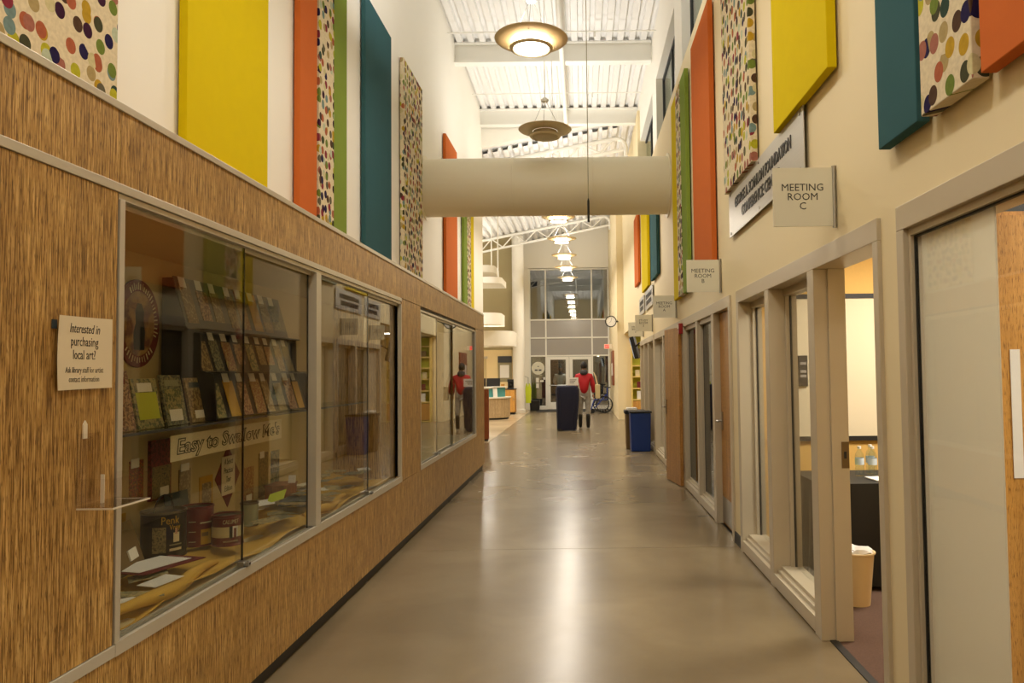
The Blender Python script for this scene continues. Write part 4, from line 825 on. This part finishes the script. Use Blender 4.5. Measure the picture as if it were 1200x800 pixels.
# lime-backed shelves
t = thing('display_shelving', 'wooden shelf unit with a lime green back at the far wall', 'shelving', (1.9, 23.9, 0))
obj('back_panel', B(1.6, 2.9, 23.94, 23.995, .3, 2.7), 'lime_back', t)
for x in (1.58, 2.9): obj('side_panel', B(x, x+.03, 23.64, 23.995, 0, 2.7), 'shelf_wood', t)
for z in (.02, .62, .98, 1.35, 1.7, 2.05, 2.4): obj('shelf', B(1.61, 2.9, 23.64, 23.94, z, z+.04), 'shelf_wood', t)
obj('drawer_front', B(1.61, 2.9, 23.63, 23.66, .08, .6), 'honey_wood', t)
for k, (x, z, wd, h, mt_) in enumerate([(1.75, .66, .22, .26, 'white_paper'), (2.05, .66, .12, .2, 'slate'), (1.75, 1.02, .12, .2, 'maroon'), (2.1, 1.02, .16, .22, 'white_paper'), (1.72, 2.09, .3, .18, 'brown_board'), (1.7, 1.39, .14, .2, 'cream_ink'), (2.3, 1.39, .16, .22, 'teal_plastic')]):
    tag(obj('shelf_book', B(x, x+wd, 23.7, 23.76, z, z+h), mt_, bevel=.003), ['white leaflet box low on the lime shelves', 'dark book beside the white leaflet box', 'red book on the second lime shelf', 'white book on the second lime shelf', 'brown basket on the upper lime shelf', 'cream book on the middle lime shelf', 'teal book on the middle lime shelf'][k], 'book')
# clock, exit sign, wall board
t = thing('wall_clock', 'round black-rimmed clock sticking out from the far wall', 'clock', (.93, 23.9, 3.0)); cx, cz = .95, 3.16
def ydisc(r_, y0, y1, n=32): return MB().prism([(cx+r_*math.cos(2*PI*i/n), cz+r_*math.sin(2*PI*i/n)) for i in range(n)], 'y', y0, y1)
ring = MB(); n = 32
for rr, yy in ((.185, 23.86), (.185, 23.94), (.155, 23.94), (.155, 23.86), (.185, 23.86)):
    for i in range(n): ring.v.append((cx+rr*math.cos(2*PI*i/n), yy, cz+rr*math.sin(2*PI*i/n)))
for l in range(4):
    for i in range(n): ring.f.append((l*n+i, l*n+(i+1) % n, (l+1)*n+(i+1) % n, (l+1)*n+i))
obj('rim', ring, 'black', t); fc = obj('dial', ydisc(.16, 23.875, 23.925), 'white_paper', t)
obj('hand', MB().obox((cx-.004, 23.872, cz), (.008, 0, 0), (.03, 0, .12), (0, .002, 0)), 'black', fc); obj('hand', MB().obox((cx-.005, 23.872, cz), (.01, 0, 0), (-.06, 0, -.05), (0, .002, 0)), 'black', fc)
for k in range(12):
    a = 2*PI*k/12; obj('hour_mark', MB().obox((cx+.125*math.cos(a)-.004, 23.872, cz+.125*math.sin(a)-.004), (.008, 0, 0), (0, 0, .016), (0, .003, 0)), 'black', fc)
obj('arm', MB().tube([(cx+.18, 23.9, cz), (1.19, 23.9, cz)], .018, 8).box(1.145, 1.16, 23.85, 23.95, cz-.05, cz+.05), 'black', t)
t = thing('exit_sign', 'small red lit exit sign near the entrance doors', 'exit sign', (.98, 28.5, 2.5)); obj('body', B(.86, 1.159, 28.48, 28.52, 2.42, 2.6), 'white_plastic', t, bevel=.004); obj('legend', B(.875, 1.05, 28.477, 28.48, 2.44, 2.58), 'exit_red', t); text('EXIT', .1, 'white_paper', t, (.962, 28.4765, 2.51), '-y', .0006)
t = thing('cork_board', 'brown wooden board hung on the wall beside the entrance', 'board', (1.15, 28.6, .8)); obj('board', B(1.11, 1.159, 26.6, 28.2, 1.05, 2.3), 'cherry', t); 
for k in range(3): obj('sheet', B(1.106, 1.11, 26.8+.45*k, 27.1+.45*k, 1.4, 1.85), 'tag_paper', t)
# navy covered stand with white sign
t = thing('covered_cart', 'tall cart under a navy blue cloth cover in mid-hall', 'cart', (-.42, 19.7, 0))
rows = [(.02, .25, .17, 0), (.35, .27, .18, .02), (.8, .29, .19, .03), (1.08, .30, .2, .02), (1.16, .28, .18, .02), (1.19, .22, .12, .02)]
vs = []; fs = []; N = 28
for li, (z, a, b, dx) in enumerate(rows):
    for k in range(N):
        th = 2*PI*k/N; f_ = 1+(.07*math.sin(k*2.3+li*.4) if li < 4 else 0); c_, s_ = math.cos(th), math.sin(th)
        e = .55; vs.append((-.42+dx+a*f_*abs(c_)**e*(1 if c_ > 0 else -1), 19.75+b*f_*abs(s_)**e*(1 if s_ > 0 else -1), z))
for l in range(len(rows)-1):
    for k in range(N): fs.append((l*N+k, l*N+(k+1) % N, (l+1)*N+(k+1) % N, (l+1)*N+k))
fs.append(tuple((len(rows)-1)*N+k for k in range(N)))
obj('cloth_cover', MB().add(vs, fs), 'navy_cloth', t, smooth=True); obj('hem', MB().box(-.66, -.5, 19.58, 19.66, .0, .06), 'black', t)
t2 = thing('desk_sign', 'white card sign standing on the navy covered cart', 'sign', (-.22, 19.75, 1.19)); obj('card', B(-.36, -.10, 19.74, 19.746, 1.19, 1.40), 'white_paper', t2); obj('foot', B(-.3, -.16, 19.70, 19.78, 1.19, 1.196), 'acrylic', t2)
for k, z in enumerate((1.34, 1.30, 1.26)): obj('lettering', B(-.33, -.15-.03*k, 19.738, 19.7399, z-.008, z+.008), 'soft_ink', t2)
# ------------------------------------------------------------------ people
def skin(name, pts, edges, mt_, parent, sub=2):
    me = bpy.data.meshes.new(name); o0 = Vector(parent['_o'])
    me.from_pydata([Vector(p[:3])-o0 for p in pts], edges, []); o = bpy.data.objects.new(name, me); COL.objects.link(o); o.parent = parent; o['_o'] = parent['_o']
    md = o.modifiers.new('skin', 'SKIN'); md.use_smooth_shade = True
    for i, p in enumerate(pts):
        r_ = p[3] if len(p) == 4 else p[3:5]; me.skin_vertices[0].data[i].radius = (r_, r_) if not isinstance(r_, (tuple, list)) else r_
    me.skin_vertices[0].data[0].use_root = True
    sd = o.modifiers.new('subdivision', 'SUBSURF'); sd.levels = sub; sd.render_levels = sub
    dg = bpy.context.evaluated_depsgraph_get(); dg.update(); m2 = bpy.data.meshes.new_from_object(o.evaluated_get(dg)); o.modifiers.clear(); o.data = m2
    m2.materials.clear(); m2.materials.append(MATS[mt_] if isinstance(mt_, str) else mt_)
    return o
def head(parent, c, r_, yaw, hairm, long=False, cap=False):
    """egg-shaped head with face features; yaw = direction the face looks (radians, 0 = +x)"""
    x, y, z = c; d = Vector((math.cos(yaw), math.sin(yaw), 0)); s_ = Vector((-math.sin(yaw), math.cos(yaw), 0)); u_ = Vector((0, 0, 1)); C = Vector(c)
    def egg(sa, sb, sc, n=16, mrows=12, zlo=-1, off=Vector((0, 0, 0)), fcut=None):
        mb = MB(); vs = []; fs = []
        for i in range(mrows+1):
            ph = -PI/2+PI*i/mrows
            for k in range(n):
                th = 2*PI*k/n; px = math.cos(ph)*math.cos(th); py = math.cos(ph)*math.sin(th); pz = math.sin(ph)
                t_ = 1-.18*max(0, -pz); vs.append(C+off+d*px*sa*t_+s_*py*sb*t_+u_*pz*sc)
        for i in range(mrows):
            for k in range(n): fs.append((i*n+k, i*n+(k+1) % n, (i+1)*n+(k+1) % n, (i+1)*n+k))
        if fcut is not None: fs = [f for f in fs if not fcut(sum((vs[j] for j in f), Vector())/4-C)]
        return mb.add(vs, fs)
    h = obj('head', egg(r_*.86, r_*.70, r_*1.05), 'skin', parent, smooth=True)
    obj('nose', MB().tube([C+d*r_*.82+u_*r_*.12, C+d*r_*1.0-u_*r_*.18, C+d*r_*.82-u_*r_*.22], [r_*.06, r_*.12, r_*.08], 8), 'skin', h, smooth=True)
    for q in (-1, 1):
        obj('ear', MB().lathe([(0, -r_*.2), (r_*.1, -r_*.12), (r_*.12, r_*.1), (0, r_*.2)], C+s_*q*r_*.7, 8), 'skin', h, smooth=True)
        obj('eye', MB().lathe([(0, -r_*.08), (r_*.08, 0), (0, r_*.08)], C+d*r_*.76+s_*q*r_*.28+u_*r_*.05, 8), 'white_paper', h, smooth=True)
    obj('mouth', MB().tube([C+d*r_*.74-u_*r_*.48-s_*r_*.2, C+d*r_*.8-u_*r_*.5, C+d*r_*.74-u_*r_*.48+s_*r_*.2], r_*.045, 6), 'maroon', h)
    obj('hair', egg(r_*.95, r_*.8, r_*1.13, off=-d*r_*.06+u_*r_*.05, fcut=lambda p: p.dot(d) > r_*.25 and p.z < r_*.55 or p.z < -r_*(.95 if long else .45)), hairm, h, smooth=True)
    return h
def hand(parent, wrist, dirv, side, mt_='skin', s=1.0):
    """palm with five curled fingers, one connected skin"""
    w = Vector(wrist); d = Vector(dirv).normalized(); sd = (Vector(side)-d*Vector(side).dot(d)).normalized(); nn = d.cross(sd)
    pts = [tuple(w)+(.024*s,), tuple(w+d*.045*s)+(.032*s,), tuple(w+d*.085*s)+(.034*s,)]; ed = [(0, 1), (1, 2)]
    for k, (o_, ln) in enumerate(((-.03, .062), (-.01, .075), (.01, .07), (.03, .055))):
        a = w+d*.09*s+sd*o_*s; b = a+d*ln*.55*s+nn*.012*s; c = b+d*ln*.3*s+nn*.03*s; i = len(pts)
        pts += [tuple(a)+(.0095*s,), tuple(b)+(.009*s,), tuple(c)+(.008*s,)]; ed += [(2, i), (i, i+1), (i+1, i+2)]
    a = w+d*.035*s-sd*.035*s; b = a+d*.035*s-sd*.022*s; i = len(pts); pts += [tuple(a)+(.012*s,), tuple(b)+(.01*s,)]; ed += [(1, i), (i, i+1)]
    return skin('hand', pts, ed, mt_, parent, 1)
# person in the red jacket, seen from behind, walking towards the doors
PX, PY = .05, 20.35
t = thing('person', 'person in a red jacket with hood and pale trousers walking to the doors', 'person', (PX, PY, 0))
bx = PX
skin('body', [(bx, PY, 1.0, .13), (bx, PY, 1.2, .14), (bx, PY+.02, 1.41, .15), (bx, PY+.03, 1.54, .07), (bx, PY+.05, 1.62, .06),
              (bx-.1, PY, .92, .1), (bx-.11, PY+.05, .5, .068), (bx-.11, PY+.02, .1, .045), (bx-.11, PY+.14, .045, .042),
              (bx+.1, PY, .92, .1), (bx+.11, PY-.02, .5, .068), (bx+.1, PY-.08, .1, .045), (bx+.1, PY+.04, .045, .042),
              (bx-.18, PY, 1.41, .07), (bx-.24, PY+.03, 1.16, .052), (bx-.21, PY+.2, 1.02, .04), (bx+.18, PY, 1.41, .07), (bx+.25, PY, 1.16, .052), (bx+.25, PY+.08, .94, .04)],
     [(0, 1), (1, 2), (2, 3), (3, 4), (0, 5), (5, 6), (6, 7), (7, 8), (0, 9), (9, 10), (10, 11), (11, 12), (2, 13), (13, 14), (14, 15), (2, 16), (16, 17), (17, 18)], 'camo', t)
skin('jacket', [(bx, PY, .9, .175), (bx, PY, 1.2, .165), (bx, PY+.01, 1.40, .17), (bx, PY+.02, 1.52, .10), (bx-.18, PY, 1.42, .09), (bx-.25, PY+.02, 1.16, .075), (bx-.23, PY+.18, 1.03, .06), (bx+.18, PY, 1.42, .09), (bx+.25, PY-.01, 1.16, .075), (bx+.26, PY+.07, .97, .06)],
     [(0, 1), (1, 2), (2, 3), (2, 4), (4, 5), (5, 6), (2, 7), (7, 8), (8, 9)], 'red_jacket', t)
skin('hood', [(bx, PY-.06, 1.44, .1), (bx, PY-.05, 1.53, .13), (bx, PY-.01, 1.6, .09)], [(0, 1), (1, 2)], 'hood_grey', t)
skin('trousers', [(bx, PY, 1.0, .145), (bx-.09, PY, .88, .1), (bx-.11, PY+.05, .5, .078), (bx-.11, PY+.03, .36, .072), (bx+.09, PY, .88, .1), (bx+.11, PY-.02, .5, .078), (bx+.105, PY-.05, .36, .072)], [(0, 1), (1, 2), (2, 3), (0, 4), (4, 5), (5, 6)], 'camo', t)
for s_, yo in ((-.11, .03), (.104, -.07)): skin('boot', [(bx+s_, PY+yo, .42, .07), (bx+s_, PY+yo, .2, .06), (bx+s_, PY+yo, .075, .055), (bx+s_, PY+yo+.13, .05, .048)], [(0, 1), (1, 2), (2, 3)], 'black', t)
head(t, (bx, PY+.06, 1.70), .115, PI/2, 'hair')
hand(t, (bx-.22, PY+.2, 1.02), (.1, .6, -.3), (0, 0, 1)); hand(t, (bx+.25, PY+.08, .94), (0, .1, -1), (0, 1, 0))
t = thing('tote_bag', 'cream tote bag hanging at the side of the person in red', 'bag', (PX+.36, PY, .85)); obj('sack', taper(PX+.30, PX+.44, PY-.14, PY+.12, .82, 1.2, .9), 'cream_ink', t, bevel=.02)
obj('strap', MB().tube([(PX+.36, PY-.1, 1.18), (PX+.31, PY-.03, 1.42), (PX+.27, PY, 1.53), (PX+.33, PY+.05, 1.42), (PX+.38, PY+.08, 1.18)], .012, 6), 'cream_ink', t)
# person in white beyond the door
QX, QY = -.95, 32.4
t = thing('person', 'person in a white coat standing beyond the glass door', 'person', (QX, QY, 0))
skin('body', [(QX, QY, .95, .15), (QX, QY, 1.2, .15), (QX, QY, 1.4, .16), (QX, QY, 1.52, .065), (QX, QY, 1.6, .06), (QX-.09, QY, .9, .09), (QX-.09, QY, .5, .06), (QX-.09, QY, .1, .045), (QX-.09, QY-.12, .045, .04), (QX+.09, QY, .9, .09), (QX+.09, QY, .5, .06), (QX+.09, QY, .1, .045), (QX+.09, QY-.12, .045, .04),
              (QX-.2, QY, 1.38, .065), (QX-.26, QY-.05, 1.12, .05), (QX-.2, QY-.22, 1.05, .036), (QX+.2, QY, 1.38, .065), (QX+.26, QY, 1.12, .05), (QX+.25, QY-.06, .9, .036)],
     [(0, 1), (1, 2), (2, 3), (3, 4), (0, 5), (5, 6), (6, 7), (7, 8), (0, 9), (9, 10), (10, 11), (11, 12), (2, 13), (13, 14), (14, 15), (2, 16), (16, 17), (17, 18)], 'jeans', t)
skin('coat', [(QX, QY, .8, .2), (QX, QY, 1.1, .19), (QX, QY, 1.38, .18), (QX, QY, 1.5, .1), (QX-.2, QY, 1.4, .085), (QX-.27, QY-.05, 1.12, .07), (QX-.2, QY-.2, 1.06, .052), (QX+.2, QY, 1.4, .085), (QX+.27, QY, 1.12, .07), (QX+.26, QY-.05, .93, .052)], [(0, 1), (1, 2), (2, 3), (2, 4), (4, 5), (5, 6), (2, 7), (7, 8), (8, 9)], 'white_coat', t)
head(t, (QX, QY-.02, 1.67), .112, -PI/2, 'hood_grey', True); hand(t, (QX-.2, QY-.22, 1.05), (0, -1, 0), (0, 0, 1)); hand(t, (QX+.25, QY-.06, .9), (0, -.1, -1), (0, 1, 0))
# wheelchairs parked by the doors
def wheelchair(x, y, label, frame):
    """seen side-on: travel along +x, wheels in the x-z plane"""
    t = thing('wheelchair', label, 'wheelchair', (x, y, 0), 'wheelchairs parked by the doors')
    for s_ in (-.15, .15):
        pts = [(x+.1+.3*math.cos(a), y+s_, .318+.3*math.sin(a)) for a in [2*PI*i/28 for i in range(29)]]
        wh = obj('wheel', MB().tube(pts, .018, 6, False), 'tyre', t, smooth=True)
        for k in range(8): a = PI*k/8; obj('spoke', MB().tube([(x+.1+.29*math.cos(a), y+s_, .318+.29*math.sin(a)), (x+.1-.29*math.cos(a), y+s_, .318-.29*math.sin(a))], .004, 4), 'steel', wh)
        obj('side_frame', MB().tube([(x+.22, y+s_*.8, .95), (x+.2, y+s_*.8, .5), (x-.28, y+s_*.8, .5), (x-.40, y+s_*.8, .12)], .018, 8).tube([(x+.2, y+s_*.8, .72), (x-.25, y+s_*.8, .2)], .018, 8), frame, t)
        obj('caster', MB().tube([(x-.34, y+s_-.014, .08), (x-.34, y+s_+.014, .08)], .08, 14), 'tyre', t)
        obj('armrest', B(x-.14, x+.2, y+s_*.8-.02, y+s_*.8+.02, .70, .73), 'black', t); obj('push_handle', MB().tube([(x+.22, y+s_*.8, .94), (x+.34, y+s_*.8, .96)], .018, 8), 'black', t)
    obj('seat', B(x-.28, x+.18, y-.11, y+.11, .48, .51), 'black', t); obj('backrest', B(x+.19, x+.225, y-.11, y+.11, .5, .92), 'black', t); obj('footrest', B(x-.52, x-.4, y-.1, y+.1, .09, .11), 'black', t)
wheelchair(.62, 28.6, 'folded black wheelchair behind the blue-framed one', 'steel'); wheelchair(.72, 27.9, 'blue-framed wheelchair parked beside the entrance doors', 'blue_frame')
# ================================================================== LOBBY
t = thing('counter_end', 'reddish wood end panel of a counter past the casework wall', 'counter', (-2.25, 17.2, 0)); obj('panel', B(-2.39, -2.14, 17.0, 17.06, .04, 1.18), 'cherry', t, bevel=.003); obj('worktop', B(-2.39, -2.12, 16.98, 17.8, 1.18, 1.22), 'counter_white', t, bevel=.004); obj('plinth', B(-2.39, -2.16, 17.01, 17.05, 0, .04), 'black', t); obj('side_board', B(-2.39, -2.36, 17.06, 17.8, .04, 1.18), 'cherry', t)
t = thing('reception_desk', 'curved pale wood reception desk with white worktop', 'desk', (-3.6, 25, 0))
def arc(cx, cy, r_, a0, a1, n): return [(cx+r_*math.cos(a0+(a1-a0)*i/n), cy+r_*math.sin(a0+(a1-a0)*i/n)) for i in range(n+1)]
def band(ro, ri): return [(-6.2, 25.2-ro)]+arc(-3.1, 25.2, ro, -PI/2, .3, 14)+arc(-3.1, 25.2, ri, .3, -PI/2, 14)+[(-6.2, 25.2-ri)]
obj('front', MB().prism(band(.65, .60), 'z', .06, .70), 'desk_wood', t); obj('plinth', MB().prism(band(.6, .56), 'z', 0, .06), 'black', t)
obj('worktop', MB().prism(band(.69, .02), 'z', .70, .745), 'counter_white', t, bevel=.004)
gl = arc(-3.1, 25.2, .5, -PI/2, -.1, 10); gl2 = arc(-3.1, 25.2, .47, -PI/2, -.1, 10)
obj('screen_panel', MB().prism([(-6.2, 24.7)]+gl+gl2[::-1]+[(-6.2, 24.73)], 'z', .745, 1.06), 'teal_plastic', t)
obj('transaction_top', MB().prism([(-6.2, 24.62)]+arc(-3.1, 25.2, .58, -PI/2, -.1, 10)+arc(-3.1, 25.2, .34, -.1, -PI/2, 10)+[(-6.2, 24.86)], 'z', 1.06, 1.095), 'counter_white', t, bevel=.003)
for s_ in range(5): obj('joint_strip', B(-5.8+.55*s_, -5.79+.55*s_, 24.545, 24.551, .06, .7), 'cherry', t)
for k, (x, y, lb) in enumerate([(-3.45, 24.85, 'black monitor on the desk nearest the orange cabinet'), (-2.98, 24.9, 'black monitor on the desk behind the teal screen'), (-4.1, 24.85, 'black monitor beside the seated clerk')]):
    t = thing('desk_monitor', lb, 'monitor', (x, y, .745)); obj('display', MB().obox((x-.22, y, .95+.12), (.44, .1, 0), (0, .03, .3), (-.01, .03, 0)), 'black', t, bevel=.004); obj('stand', MB().tube([(x, y+.08, .75), (x, y+.08, 1.1)], .02, 8).box(x-.1, x+.1, y, y+.16, .745, .757), 'black', t)
tag(obj('white_leaflet', MB().obox((-2.95, 24.66, .746), (.14, .02, 0), (-.02, .02, .3), (0, .01, 0)), 'white_paper'), 'white leaflet leaning against the teal desk screen', 'leaflet'); t = thing('desk_phone', 'black telephone on the desk worktop', 'telephone', (-3.4, 24.6, .745)); obj('base', MB().prism([(24.58, .746), (24.68, .746), (24.68, .80), (24.58, .77)], 'x', -3.5, -3.34), 'black', t); obj('handset', MB().tube([(-3.49, 24.63, .80), (-3.48, 24.63, .83), (-3.37, 24.63, .83), (-3.36, 24.63, .80)], .018, 8), 'black', t)
t = thing('wood_cabinet', 'orange wood cabinet between the desk and round column', 'cabinet', (-2.75, 27.8, 0)); obj('body', B(-3.1, -2.5, 27.6, 28.2, .08, .92), 'honey_wood', t); obj('top', B(-3.12, -2.48, 27.58, 28.22, .92, .95), 'toe_black', t, bevel=.003); obj('plinth', B(-3.08, -2.52, 27.63, 28.18, 0, .08), 'black', t)
for x in (-3.09, -2.79): dd = obj('door', B(x, x+.28, 27.58, 27.6, .1, .9), 'honey_wood', t, bevel=.002); obj('handle', B(x+.23, x+.245, 27.565, 27.58, .5, .62), 'steel', dd)
t = thing('coffee_maker', 'black coffee maker on the orange cabinet', 'coffee maker', (-2.7, 27.9, .95)); obj('body', MB().box(-2.8, -2.58, 27.82, 28.05, .952, .99).box(-2.8, -2.58, 27.97, 28.05, .99, 1.25).box(-2.8, -2.58, 27.82, 28.05, 1.2, 1.3), 'black', t, bevel=.005); obj('carafe', MB().lathe([(0, 0), (.06, 0), (.075, .06), (.05, .14), (.05, .16)], (-2.69, 27.88, .992), 16), 'black_gloss', t, smooth=True)
tag(obj('orange_tub', MB().lathe([(0, 0), (.06, 0), (.07, .16), (.075, .16), (.075, .18), (0, .18)], (-2.98, 27.9, .951), 18), 'honey_wood', smooth=True), 'orange tub on the cabinet beside the coffee maker', 'tub')
t = thing('wall_poster', 'white poster on the wall above the orange cabinet', 'poster', (-3.0, 29.18, 1.4)); obj('frame', B(-3.3, -2.75, 29.17, 29.2, 1.2, 2.1), 'khaki', t); obj('sheet', B(-3.22, -2.86, 29.165, 29.17, 1.35, 1.85), 'white_paper', t); obj('header', B(-3.3, -2.75, 29.15, 29.17, 1.95, 2.2), 'dark_grey', t)
t = thing('wall_shutter', 'pale roller shutter on the wall behind the reception desk', 'shutter', (-4.4, 29.17, 1.0)); obj('curtain', B(-5.2, -3.75, 29.17, 29.2, .95, 2.1), 'case_lining', t); obj('head_box', B(-5.25, -3.7, 29.12, 29.2, 2.1, 2.2), 'taupe_frame', t)
SX, SY = -3.75, 25.75
t = thing('person', 'dark-haired clerk sitting behind the reception desk', 'person', (SX, SY, 0))
skin('body', [(SX, SY, .55, .15), (SX, SY, .8, .15), (SX, SY, 1.05, .15), (SX, SY, 1.15, .065), (SX, SY, 1.24, .055), (SX-.1, SY-.2, .52, .08), (SX-.1, SY-.42, .5, .065), (SX-.1, SY-.42, .1, .045), (SX-.1, SY-.54, .045, .04), (SX+.1, SY-.2, .52, .08), (SX+.1, SY-.42, .5, .065), (SX+.1, SY-.42, .1, .045), (SX+.1, SY-.54, .045, .04), (SX-.18, SY, 1.03, .06), (SX-.24, SY-.06, .82, .048), (SX-.16, SY-.28, .8, .036), (SX+.18, SY, 1.03, .06), (SX+.24, SY-.06, .82, .048), (SX+.16, SY-.28, .8, .036)],
     [(0, 1), (1, 2), (2, 3), (3, 4), (0, 5), (5, 6), (6, 7), (7, 8), (0, 9), (9, 10), (10, 11), (11, 12), (2, 13), (13, 14), (14, 15), (2, 16), (16, 17), (17, 18)], 'slate', t)
head(t, (SX, SY-.01, 1.36), .11, -PI/2, 'hair', True); hand(t, (SX-.16, SY-.28, .8), (.2, -1, 0), (-1, 0, 0)); hand(t, (SX+.16, SY-.28, .8), (-.2, -1, 0), (1, 0, 0))
t = thing('office_chair', 'black office chair under the seated clerk', 'chair', (SX, SY+.1, 0)); obj('seat', B(SX-.24, SX+.24, SY-.24, SY+.26, .38, .43), 'black', t, bevel=.02); obj('backrest', B(SX-.22, SX+.22, SY+.2, SY+.26, .5, 1.0), 'black', t, bevel=.02); obj('column', MB().tube([(SX, SY, .08), (SX, SY, .38)], .03, 8), 'steel', t)
for k in range(5): a = 2*PI*k/5; obj('leg', MB().tube([(SX, SY, .1), (SX+.28*math.cos(a), SY+.28*math.sin(a), .06)], .02, 6), 'black', t); 
# soffits and clouds over the desk
def soffit(x0, x1, y0, y1, z0, z1, label, rr=.35):
    poly = [(x0, y0)]+[(x1-rr+rr*math.sin(a), y0+rr-rr*math.cos(a)) for a in [PI/2*i/8 for i in range(9)]]+[(x1, y1), (x0, y1)]
    t = thing('ceiling_cloud', label, 'ceiling cloud', (x0, y0, z0)); obj('slab', MB().prism(poly, 'z', z0, z1), 'white_wall', t, smooth=True)
    for x in ((x0+.8, x1-.15) if z0 > 4 else (x0+.8,)): obj('rod', MB().tube([(x, y0+.5, z1), (x, y0+.5, zl(x))], .022, 8), 'white_steel', t)
soffit(-6.5, -2.55, 23.6, 25.2, 4.42, 4.62, 'white hanging ceiling cloud highest above the desk'); soffit(-6.5, -3.05, 26.0, 27.6, 5.1, 5.35, 'white hanging ceiling cloud behind the highest one')
soffit(-6.5, -2.62, 23.9, 25.3, 3.12, 3.5, 'lower cream ceiling cloud with chamfered corner above the desk', .5); soffit(-6.5, -2.3, 24.6, 26.3, 2.45, 2.95, 'lowest broad ceiling cloud with rounded corner above the desk', .6)
for x, y, z in ((-3.2, 24.9, 3.12), (-3.3, 25.6, 2.45), (-4.4, 26.4, 2.45)):
    t = thing('downlight', 'small recessed downlight at x %.1f' % x, 'downlight', (x, y, z)); t['label'] = {3.12: 'small downlight under the chamfered ceiling cloud', 2.45: 'small downlight under the lowest cloud above the clerk' if x > -4 else 'small downlight under the lowest cloud, farther from the column'}[z]
    obj('trim', MB().lathe([(.07, -.001), (.1, -.002), (.1, -.012), (.07, -.012)], (x, y, z), 20), 'white_steel', t); obj('bulb', MB().lathe([(0, -.004), (.07, -.004)], (x, y, z), 20), 'troffer_glow', t); area('downlight_lamp', (x, y, z-.02), .14, LIGHTS['desk'], WARM, shape='DISK')
# lobby linear lamps on the trusses
for x, y in ((-4.6, 22.0), (-4.6, 26.5)):
    z = zl(x)-1.0; t = thing('linear_lamp', 'linear lamp hung over the lobby %s' % ('near the corridor end' if y < 24 else 'near the olive wall'), 'lamp', (x, y, z)); obj('housing', B(x-.08, x+.08, y-.8, y+.8, z, z+.06), 'white_steel', t); obj('diffuser', B(x-.07, x+.07, y-.78, y+.78, z-.008, z), 'troffer_glow', t); obj('wire', MB().tube([(x, y, z+.06), (x, y, zl(x))], .006, 6), 'white_steel', t)
    area('linear_light', (x, y, z-.03), .14, LIGHTS['lobby'], WHITE, sy=1.5); area('linear_uplight', (x, y, z+.08), .14, LIGHTS['lobby']*.3, WHITE, (PI, 0, 0), sy=1.5)
# things by the entrance
t = thing('safety_vest', 'lime high-visibility vest hanging beside the round column', 'vest', (-2.12, 29.3, .9)); obj('vest_body', MB().prism([(-2.22, .35), (-2.02, .35), (-2.0, .9), (-2.06, 1.12), (-2.1, 1.12), (-2.13, .98), (-2.16, 1.12), (-2.2, 1.12), (-2.24, .9)], 'y', 29.2, 29.26), 'lime', t, bevel=.01); obj('hook', MB().tube([(-2.12, 29.22, 1.1), (-2.12, 29.22, 1.35), (-2.25, 29.15, 1.4)], .012, 6), 'steel', t)
tag(obj('black_crate', taper(-2.12, -1.72, 29.9, 30.3, 0, .42, .9), 'black', bevel=.01), 'black crate on the floor beside the entrance sidelight', 'crate')
t = thing('round_decal', 'round pale decal with small print on the entrance sidelight', 'decal', (-1.83, 30.98, 1.5)); cx, cz = -1.83, 1.72
obj('disc', ydisc(.27, 30.984, 30.987, 36), 'sign_plate', t); obj('lettering', MB().box(cx-.03, cx+.04, 30.982, 30.984, cz+.06, cz+.09).box(cx-.14, cx-.02, 30.982, 30.984, cz-.11, cz-.05).box(cx+.02, cx+.14, 30.982, 30.984, cz-.11, cz-.05), 'dark_grey', t)
for k, (x0, x1, z0, z1) in enumerate([(-1.92, -1.80, 1.12, 1.32), (-1.92, -1.80, .9, 1.09), (-1.75, -1.6, 1.15, 1.22), (-1.62, -1.54, 1.24, 1.34)]):
    tag(obj('door_notice', B(x0, x1, 30.984, 30.987, z0, z1), 'white_paper'), ['white notice below the round decal', 'lower white notice under the other one', 'small landscape notice beside the two white ones', 'tiny white notice next to the door frame'][k], 'notice')
# glowing globes for the bright spots beyond the entrance glass
for x, z in ((-1.15, 2.35), (-.8, 2.35), (.75, 2.3)):
    t = thing('vestibule_globe', 'small bright globe in the vestibule %s' % {-1.15: 'over the person in white', -.8: 'beside the first above the door', .75: 'behind the wheelchair sidelight'}[x], 'lamp', (x, 34.0, z)); obj('globe', MB().lathe([(0, -.07), (.05, -.05), (.07, 0), (.05, .05), (0, .07)], (x, 34.0, z), 14), 'lens_glow', t, smooth=True); obj('stem', MB().tube([(x, 34.0, z+.06), (x, 34.0, 3.6)], .01, 6), 'black', t)
area('vestibule_fill', (-.5, 33.0, 3.4), 1.0, LIGHTS['vest'], WARM)  # fill light without a fixture, added to brighten the vestibule
struct('ceiling', B(-2.3, 1.3, 31.1, 35.2, 3.6, 3.7), 'dark_grey')
for o in bpy.data.objects:
    if '_o' in o: del o['_o']
